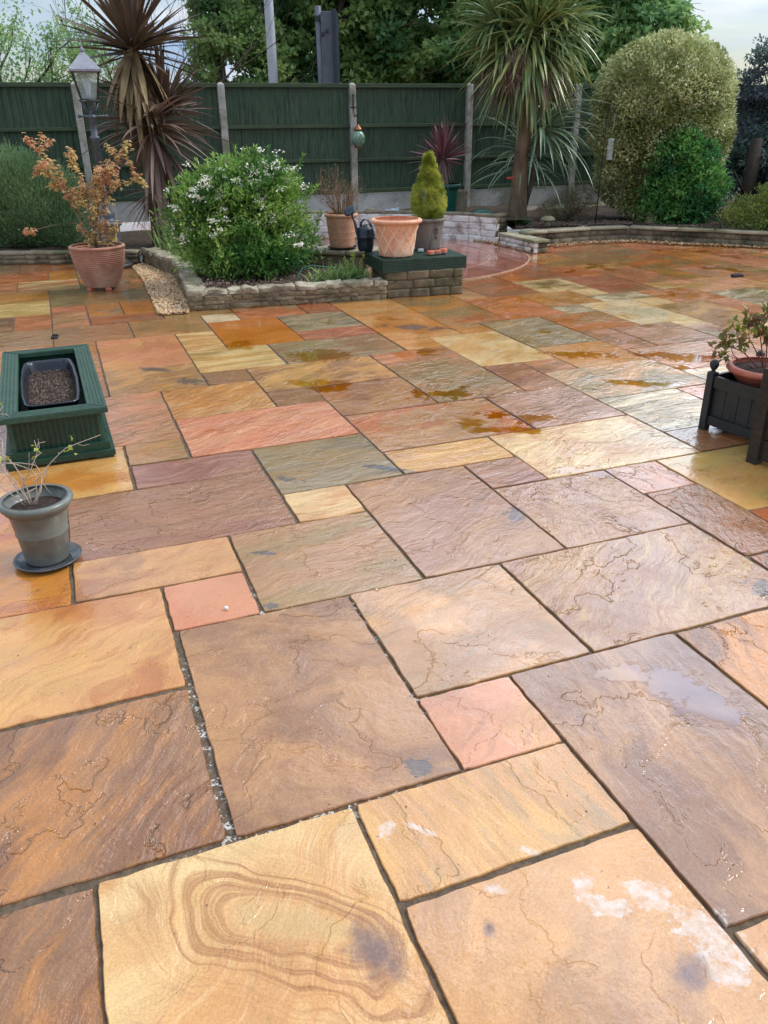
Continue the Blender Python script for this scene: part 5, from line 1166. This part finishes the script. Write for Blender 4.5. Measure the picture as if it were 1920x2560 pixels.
Ps = np.array(Ps); Ps = Ps + rng.normal(size=Ps.shape) * .017; P5 = []; D5 = []
for k in range(5):   # each leaf is a hand of five narrow lobes
    P5.append(Ps)
az = rng.uniform(0, 6.28, len(Ps)); tilt = rng.normal(size=(len(Ps), 1)) * .35
for k in range(5):
    a_ = az + (k - 2) * .62; D5.append(np.stack([np.cos(a_), np.sin(a_), np.full(len(a_), -.55) + tilt[:, 0]], 1))
lc = np.clip(.55 + (Ps[:, 0] + 2.83) * .5 + rng.normal(size=len(Ps)) * .2, 0, 1)
leaves(np.concatenate(P5), np.concatenate(D5), .036 * np.tile([.75, .95, 1.1, .95, .75], (1,)).repeat(len(Ps)), .012, 'leaves', 'leaf_maple', t, o_, fold=.1, lcv=np.tile(lc, 5), rnd=.2)

# --- bare twiggy shrub
t = thing('bare_shrub', 'leafless brown twiggy shrub growing in the tan terracotta pot', 'bush', (BP[0], BP[1], .635)); o_ = tuple(t.location); m = M(); tips = []
for k in range(34):
    a = rng.uniform(0, 6.28); sp = rng.uniform(.1, 1.05); branchy(m, (BP[0] + .03 * math.cos(a), BP[1] + .03 * math.sin(a), .635), (sp * math.cos(a), sp * .8 * math.sin(a), 1), rng.uniform(.16, .245), .0050, 3, tips, .6, .16, (2, 3), .62, 4, .12, .68)
m.build('twigs', 'twig_brown', t, origin=o_)
Pt = np.array([q[0] for q in tips]); kk = rng.random(len(Pt)) < .06; leaves(np.concatenate([Pt[kk]] + [np.array([[BP[0], BP[1], .665]]) + rng.normal(size=(30, 3)) * (.03, .03, .015)]), rng.normal(size=(kk.sum() + 30, 3)) + (0, 0, .6), .022, .008, 'leaves', 'leaf_new', t, o_)

# --- dwarf conifer
t = thing('dwarf_conifer', 'bright yellow green cone shaped dwarf conifer in the grey rosette pot', 'conifer', (GP[0], GP[1], .64)); o_ = tuple(t.location)
Ps = []; Ds = []; prof = [(0, .10), (.06, .17), (.12, .20), (.20, .19), (.28, .165), (.36, .125), (.44, .088), (.52, .062), (.60, .03), (.64, .008)]
for k in range(230):
    z = (1 - (1 - rng.random()) ** .85) * .60; r_ = np.interp(z, [q[0] for q in prof], [q[1] for q in prof]) * rng.uniform(.55, 1.02); a = rng.uniform(0, 6.28)
    r_ *= .86; c = np.array((GP[0] + r_ * math.cos(a), GP[1] + r_ * math.sin(a), .64 + z)); out_ = np.array((math.cos(a), math.sin(a), .5))
    n_ = 280; q = unit(rng.normal(size=(n_, 3))) * (rng.random((n_, 1)) ** .35) * rng.uniform(.028, .054) * (1 - .6 * z); Ps.append(c + q); Ds.append(unit(q) + out_ * .6)
leaves(np.concatenate(Ps), np.concatenate(Ds), .015, .0035, 'foliage', 'leaf_conifer', t, o_, fold=0)
m = M(); m.tube([(GP[0], GP[1], .62), (GP[0], GP[1], 1.2)], [.02, .004], 7); m.build('trunk', 'bark_grey', t, origin=o_)

# --- clipped variegated dome
loc = (4.05, 12.75, .19)
blobs = [(4.00, 12.7, 1.80, .96, .75, .78), (4.02, 12.7, 1.35, 1.00, .78, .75), (3.85, 12.7, .80, .72, .62, .55), (4.35, 12.75, 1.15, .66, .6, .6), (3.55, 12.6, 1.55, .50, .45, .50), (4.55, 12.75, 1.60, .45, .45, .45), (3.75, 12.45, .5, .40, .35, .28)]
t, P, Nn = shrub('clipped_shrub', 'huge clipped dome of cream edged variegated leaves standing above the right bed', 'bush', loc, blobs, 'leaf_dome', 90000, .052, .030, shell=.66, lump=.10, outw=1.0, upw=.35, stems_r=.03, nst=3)
# --- bright laurel shrub
loc = (4.15, 12.1, .19)
blobs = [(4.20, 12.1, .95, .46, .38, .42), (4.35, 12.05, .62, .48, .40, .36), (3.98, 12.05, .55, .36, .35, .30), (4.10, 12.1, 1.22, .25, .25, .20), (4.2, 12.0, .32, .5, .36, .2)]
shrub('laurel_shrub', 'glossy bright green leafy shrub in front of the clipped dome', 'bush', loc, blobs, 'leaf_laurel', 11000, .085, .034, shell=.4, lump=.45)
# --- right low euonymus + overhanging branch
shrub('low_shrub', 'low spreading yellow green shrub spilling over the wall at the right edge', 'bush', (5.05, 11.35, .19), [(5.05, 11.35, .42, .42, .35, .22), (5.4, 11.3, .52, .5, .4, .28), (4.80, 11.35, .32, .3, .3, .15), (5.25, 11.1, .25, .5, .3, .16)], 'leaf_euonymus', 15000, .034, .014, shell=.3, lump=.5, upw=.9)
shrub('heather_bush', 'dull brown and olive heather bush between the palm trunk and the dome', 'bush', (2.70, 12.35, .19), [(2.62, 12.3, .40, .30, .25, .22), (2.90, 12.4, .48, .28, .25, .26), (2.42, 12.35, .32, .2, .2, .15)], 'leaf_heather', 12000, .022, .006, shell=.4, lump=.4, fr=.8)
# overhanging shrub at right edge
t, P, Nn = shrub('overhanging_shrub', 'bright leaved branches reaching in from the right edge above the low shrub', 'bush', (5.95, 11.7, .19), [(5.75, 11.6, 1.55, .34, .35, .25), (5.85, 11.6, .95, .42, .35, .28), (6.2, 11.8, 1.25, .5, .5, .7)], 'leaf_laurel', 3800, .085, .03, shell=.3, lump=.5)
# --- small plants
def clump(name, label, loc, n, L, W, mat, lo=40, hi=88, droop=(.4, 1.2), group=None, sp=.05, cat='plant'):
    sp_ = []
    for k in range(n):
        a = rng.uniform(0, 6.28); e = R(rng.uniform(lo, hi)); sp_.append((np.array(loc) + rng.normal(size=3) * (sp, sp, 0), (math.cos(a) * math.cos(e), math.sin(a) * math.cos(e), math.sin(e)), L * rng.uniform(.6, 1.2), W * rng.uniform(.7, 1.2), rng.uniform(*droop)))
    o = straps(sp_, name, mat, None, loc, seg=5); return tag(o, label, cat, group)
gg = 'clumps of bulb leaves in the beds'
clump('bulb_plant', 'spray of thin green bulb leaves left in the near bed beside the flowering bush', (-.62, 7.98, .13), 46, .15, .011, 'leaf_bulb', sp=.045, group=gg)
clump('bulb_plant', 'larger clump of green bulb leaves in the middle of the near bed', (-.45, 8.05, .13), 80, .18, .013, 'leaf_bulb', sp=.06, group=gg)
t_ = clump('bulb_plant', 'dense clump of bulb leaves with fading yellow green heads near the green decking', (-.28, 8.10, .13), 90, .17, .014, 'leaf_bulb', sp=.055, group=gg)
Ps = np.concatenate([np.array([-.30 + rng.normal() * .07, 8.12 + rng.normal() * .05, .32 + rng.normal() * .03]) + rng.normal(size=(26, 3)) * (.008, .008, .016) for k in range(12)]); leaves(Ps, rng.normal(size=Ps.shape) + (0, 0, .8), .012, .008, 'flowers', 'leaf_new', t_, (-.28, 8.10, .13))
clump('bulb_plant', 'few pale upright bulb leaves close to the corner of the decking', (-.13, 8.0, .13), 16, .14, .012, 'leaf_bulb', 60, 88, sp=.02, group=gg)
clump('bulb_plant', 'tall green bulb leaves behind the lamp pedestal below the purple cordyline', (-2.55, 10.35, .14), 70, .34, .016, 'leaf_bulb', 50, 88, sp=.10, group=gg)
clump('bulb_plant', 'yellowing flopped bulb leaves at the foot of the purple cordyline', (-2.35, 10.0, .14), 70, .26, .018, 'leaf_bulb', 15, 80, sp=.12, group=gg)
clump('bulb_plant', 'pale green iris like leaves at the left foot of the flowering bush', (-2.10, 9.25, .14), 60, .24, .018, 'leaf_bulb', 30, 85, sp=.09, group=gg)
clump('bulb_plant', 'upright green leaves between the maple pot and the flowering bush', (-2.15, 9.7, .14), 50, .30, .018, 'leaf_bulb', 50, 88, sp=.10, group=gg)
clump('low_plant', 'small low green plant at the foot of the palm trunk', (1.98, 11.98, .19), 60, .13, .02, 'leaf_laurel', 10, 70, sp=.05)
o = leaves(np.array((-1.52, 7.62, .16)) + rng.normal(size=(420, 3)) * (.09, .05, .018), rng.normal(size=(420, 3)) + (0, 0, .4), .035, .016, 'leafy_plant', 'leaf_cordyline_brown', None, (-1.52, 7.62, .16)); tag(o, 'low dark purple leaved plant at the near corner of the raised bed', 'plant')
# --- twiggy shrub in the small grey tub
t = thing('twiggy_shrub', 'wiry half bare shrub with a few yellow green leaves in the small grey pot', 'bush', (TB[0] - .02, TB[1], .23)); o_ = tuple(t.location); m = M(); tips = []
b0 = np.array(o_)
stems = [[(0, 0, 0), (-.02, 0, .08), (.02, .01, .14), (.05, .02, .20), (.03, .06, .25)], [(0.02, 0, 0), (.03, .0, .07), (.02, .02, .12), (-.04, .03, .16), (-.14, .03, .17), (-.2, .03, .15)], [(-.01, 0, 0), (-.05, 0, .09), (-.09, .01, .19), (-.11, .05, .29), (-.08, .10, .37)], [(0, 0, 0), (.03, .02, .06), (.05, .06, .13), (.13, .11, .19), (.24, .16, .23)],
         [(-.02, 0, 0), (-.07, -.01, .08), (-.14, -.01, .13), (-.23, 0, .16)], [(.0, .01, 0), (-.02, .03, .10), (-.08, .05, .18), (-.16, .05, .26), (-.22, .05, .27)], [(0, 0, 0), (-.03, .0, .1), (-.10, .02, .15), (-.2, .02, .11)], [(.01, 0, 0), (.05, 0, .06), (.055, .02, .11), (.03, .03, .15), (-.03, .04, .16), (-.12, .03, .165)]]
for s_ in stems:
    pts = np.array(s_) + b0; pts[1:] += rng.normal(size=(len(pts) - 1, 3)) * .006
    P2_ = []
    for q in range(len(pts) - 1):
        for f in (0, .33, .66): P2_.append(pts[q] * (1 - f) + pts[q + 1] * f)
    P2_.append(pts[-1]); P2_ = np.array(P2_); P2_[1:-1] = (P2_[:-2] + P2_[1:-1] * 2 + P2_[2:]) / 4 + rng.normal(size=(len(P2_) - 2, 3)) * .0008
    m.tube(P2_, np.linspace(.0026, .0010, len(P2_)), 6)
    for q in range(5):
        i = rng.integers(3, len(P2_) - 1); d = unit(P2_[i] - P2_[i - 1] + rng.normal(size=3) * .6); L = rng.uniform(.03, .09); e = P2_[i] + d * L + (0, 0, .01); m.tube([P2_[i], (P2_[i] + e) / 2 + rng.normal(size=3) * .004, e], [.0014, .0011, .0008], 4)
m.build('stems', 'twig_pale', t, True, origin=o_)
L_ = []
for c, k in (((-.10, .09, .38), 16), ((-.115, .05, .30), 10), ((-.11, .06, .34), 12), ((.13, .115, .20), 7), ((-.09, .02, .19), 6), ((.05, .02, .21), 4)):
    L_.append(b0 + np.array(c) + rng.normal(size=(k, 3)) * .014)
Pl = np.concatenate(L_); leaves(Pl, rng.normal(size=Pl.shape) + (0, 0, .5), .026, .015, 'leaves', 'leaf_new', t, o_)

# --- rose in terracotta bowl
t = thing('rose_bush', 'young green leaved bush with dark red stems growing in the terracotta bowl', 'bush', (BW[0], BW[1], .34)); o_ = tuple(t.location); m = M(); tips = []
for (dx, dy, dz, L) in ((-.35, 0, 1, .16), (-.9, .1, .75, .15), (.2, .1, 1, .17), (.5, .3, 1, .16), (-1.3, .1, .45, .14), (.1, .4, 1, .18), (-.5, .3, 1, .15), (.6, -.1, .8, .15), (.1, -.3, .9, .14)):
    branchy(m, (BW[0] + dx * .02, BW[1] + dy * .02, .335), (dx, dy, dz), L * 1.25, .0042, 2, tips, .55, .05, (2, 3), .65, 5, .10, .60)
m.build('stems', 'twig_red', t, True, origin=o_)
Ps = []; Ds = []
for (p, d) in tips:
    for q in range(rng.integers(3, 6)): Ps.append(p - d * rng.uniform(0, .05) + rng.normal(size=3) * .008); Ds.append(d * .3 + rng.normal(size=3) * .8 + (0, 0, -.25))
leaves(np.array(Ps), np.array(Ds), .046, .023, 'leaves', 'leaf_rose', t, o_, fold=.2)

# ------------------------------------------------------------------ trees
def tree(name, label, loc, h, blobs, mat, n, Lf, Wf, trunk_r=.12, shell=.25, lump=.5, bark='bark_grey', clumps=0, cat='tree', group=None, limbs=10, depth=2):
    t = thing(name, label, cat, loc, 0, group); o_ = tuple(loc); m = M(); tips = []
    m.tube([loc, (loc[0] + .1, loc[1], loc[2] + h * .35), (loc[0], loc[1] + .1, loc[2] + h * .8)], [trunk_r, trunk_r * .75, trunk_r * .3], 9)
    for k in range(limbs):
        b = blobs[k % len(blobs)]; s = np.array((loc[0], loc[1], loc[2] + h * rng.uniform(.25, .6))); e = np.array(b[:3]) + rng.normal(size=3) * .3
        m.tube([s, (s + e) / 2 + rng.normal(size=3) * .15, e], [trunk_r * .45, trunk_r * .3, trunk_r * .12], 6)
        branchy(m, e, e - s, np.linalg.norm(np.array(b[3:6])) * .35, trunk_r * .12, depth, tips, .8, .1, (2, 3), .6, 4, .15, .7)
    m.build('trunk', bark, t, True, origin=o_)
    tot = sum(b[3] * b[4] * b[5] for b in blobs); Ps = []; Ns = []
    for b in blobs:
        nc = max(4, int(clumps * b[3] * b[4] * b[5] / tot)); cp_, cn_ = ellip_pts(b[:3], b[3:6], nc, shell, None, lump)
        per = max(1, int(n / clumps)); q = unit(rng.normal(size=(len(cp_), per, 3))); rr_ = rng.random((len(cp_), per, 1)) ** .5 * rng.uniform(.6, 1.3, (len(cp_), 1, 1)) * (.22 * np.mean(b[3:6]) ** .5)
        Ps.append((cp_[:, None] + q * rr_ * np.array([1.2, 1.2, .6])).reshape(-1, 3)); Ns.append((q + np.array([0, 0, .6])).reshape(-1, 3))
    P = np.concatenate(Ps); D = np.concatenate(Ns) * .7 + rng.normal(size=P.shape) * .5 + (0, 0, -.3)
    leaves(P, D, Lf, Wf, 'crown', mat, t, o_)
    return t
def bare(name, label, loc, h, mat, leafmat=None, nl=0, spread=.5, r0=.05, depth=4, starts=3, up=.15, Lf=.05, cat='tree', lean=(0, 0)):
    t = thing(name, label, cat, loc); o_ = tuple(loc); m = M(); tips = []
    for k in range(starts): branchy(m, np.array(loc) + rng.normal(size=3) * (.1, .1, 0), (lean[0] + rng.normal() * .25, lean[1] + rng.normal() * .2, 1), h * .40, r0, depth, tips, spread, up, (2, 3), .62, 6, .10, .70)
    m.build('branches', mat, t, True, origin=o_)
    if leafmat:
        T = np.array([q[0] for q in tips]); P = np.repeat(T, nl, 0) + rng.normal(size=(len(T) * nl, 3)) * .10; leaves(P, rng.normal(size=P.shape) + (0, 0, .2), Lf, Lf * .55, 'leaves', leafmat, t, o_)
    return t
bare('sapling_tree', 'sparse twiggy tree with small fresh leaves behind the fence at the far left', (-6.9, 15.5, 0), 4.2, 'bark_grey', 'leaf_tree_c', 12, .5, .07, 4, 3, Lf=.075)
bare('sapling_tree', 'thin open tree with scattered leaves seen behind the lantern lamp', (-5.3, 16.2, 0), 3.4, 'bark_grey', 'leaf_tree_c', 12, .55, .045, 4, 3, Lf=.075)
bare('bare_tree', 'bare brown branched tree rising between the purple cordyline and the ivy tree', (-4.1, 15.8, 0), 5.5, 'bark_grey', None, 0, .5, .032, 5, 4)
bare('bare_tree', 'tangle of pale bare stems in front of the ivy clad tree', (-3.0, 16.6, 0), 5.0, 'bark_grey', None, 0, .45, .022, 5, 3)
tree('ivy_tree', 'ivy clad tree with clumps of leaves just left of the pale steel column', (-3.2, 18, 0), 6.5, [(-2.9, 18, 3.2, .8, .8, .8), (-2.4, 18, 2.5, .7, .8, .8), (-3.4, 18, 2.3, .45, .6, .5), (-2.6, 18, 5.0, .9, .8, 1.1)], 'leaf_tree_a', 17000, .12, .075, .12, .3, .7, clumps=300)
tree('leafy_tree', 'dense mid green tree filling the gap behind the two street columns', (-.6, 19, 0), 8, [(-1.2, 19, 2.9, 1.2, 1.0, 1.1), (.2, 19, 2.8, 1.3, 1.0, 1.2), (-.5, 19, 4.8, 1.7, 1.2, 1.5), (-1.9, 19, 4.0, 1.0, 1.0, 1.0)], 'leaf_tree_b', 36000, .15, .095, .2, .35, .6, clumps=520)
tree('leafy_tree', 'dark green spreading tree between the sign and the palm crown', (2.2, 18.5, 0), 8, [(1.4, 18.5, 2.8, 1.3, 1.0, 1.1), (2.8, 18.5, 2.9, 1.4, 1.0, 1.2), (2.0, 18.5, 4.8, 1.9, 1.2, 1.5)], 'leaf_tree_b', 38000, .15, .095, .2, .35, .6, clumps=560)
tree('leafy_tree', 'lighter green tree right of the palm crown above the clipped dome', (4.5, 18, 0), 6, [(4.0, 18, 2.6, 1.2, 1.0, 1.0), (4.9, 18, 3.1, 1.1, .9, .75), (4.1, 18, 4.1, 1.1, .9, .9), (5.7, 18, 3.3, .55, .5, .22)], 'leaf_tree_c', 24000, .13, .085, .15, .35, .6, clumps=420)
tree('dark_tree', 'dark bluish leaved tree rising behind the clipped dome at the right edge', (6.3, 13.9, 0), 4.2, [(5.85, 13.7, 2.05, .42, .4, .50), (6.6, 13.8, 2.1, .65, .6, .75), (6.2, 13.7, 1.4, .75, .5, .6), (7.2, 13.9, 2.4, .8, .7, .9), (5.5, 13.7, 1.9, .28, .25, .40), (6.1, 13.5, 1.0, .8, .5, .7)], 'leaf_tree_dark', 40000, .065, .036, .05, .3, .5, clumps=620, limbs=4, depth=0)
tree('dark_tree', 'dark evergreen in the shade of the right hand boundary', (6.6, 12.7, 0), 2.2, [(6.4, 12.8, .95, .7, .5, .8), (7.2, 12.3, 1.2, .8, .6, 1.1), (5.7, 13.3, .8, .5, .4, .5)], 'leaf_tree_dark', 24000, .065, .036, .05, .3, .5, clumps=400, limbs=3, depth=0)
m = M(); m.tube([(5.30, 12.6, .2), (5.42, 12.7, .6), (5.46, 12.8, 1.25)], [.16, .10, .085], 10); m.tube([(5.4, 12.5, .55), (5.75, 12.3, .8)], [.02, .012], 5); m.tube([(5.3, 12.5, .5), (5.0, 12.3, .85)], [.018, .01], 5)
o = m.build('tree_stump', 'old_wood', None, True, origin=(5.35, 12.6, .19)); tag(o, 'dark bare trunk standing in the shade right of the laurel shrub', 'tree stump')
# hedge line closing the gaps low behind the fence
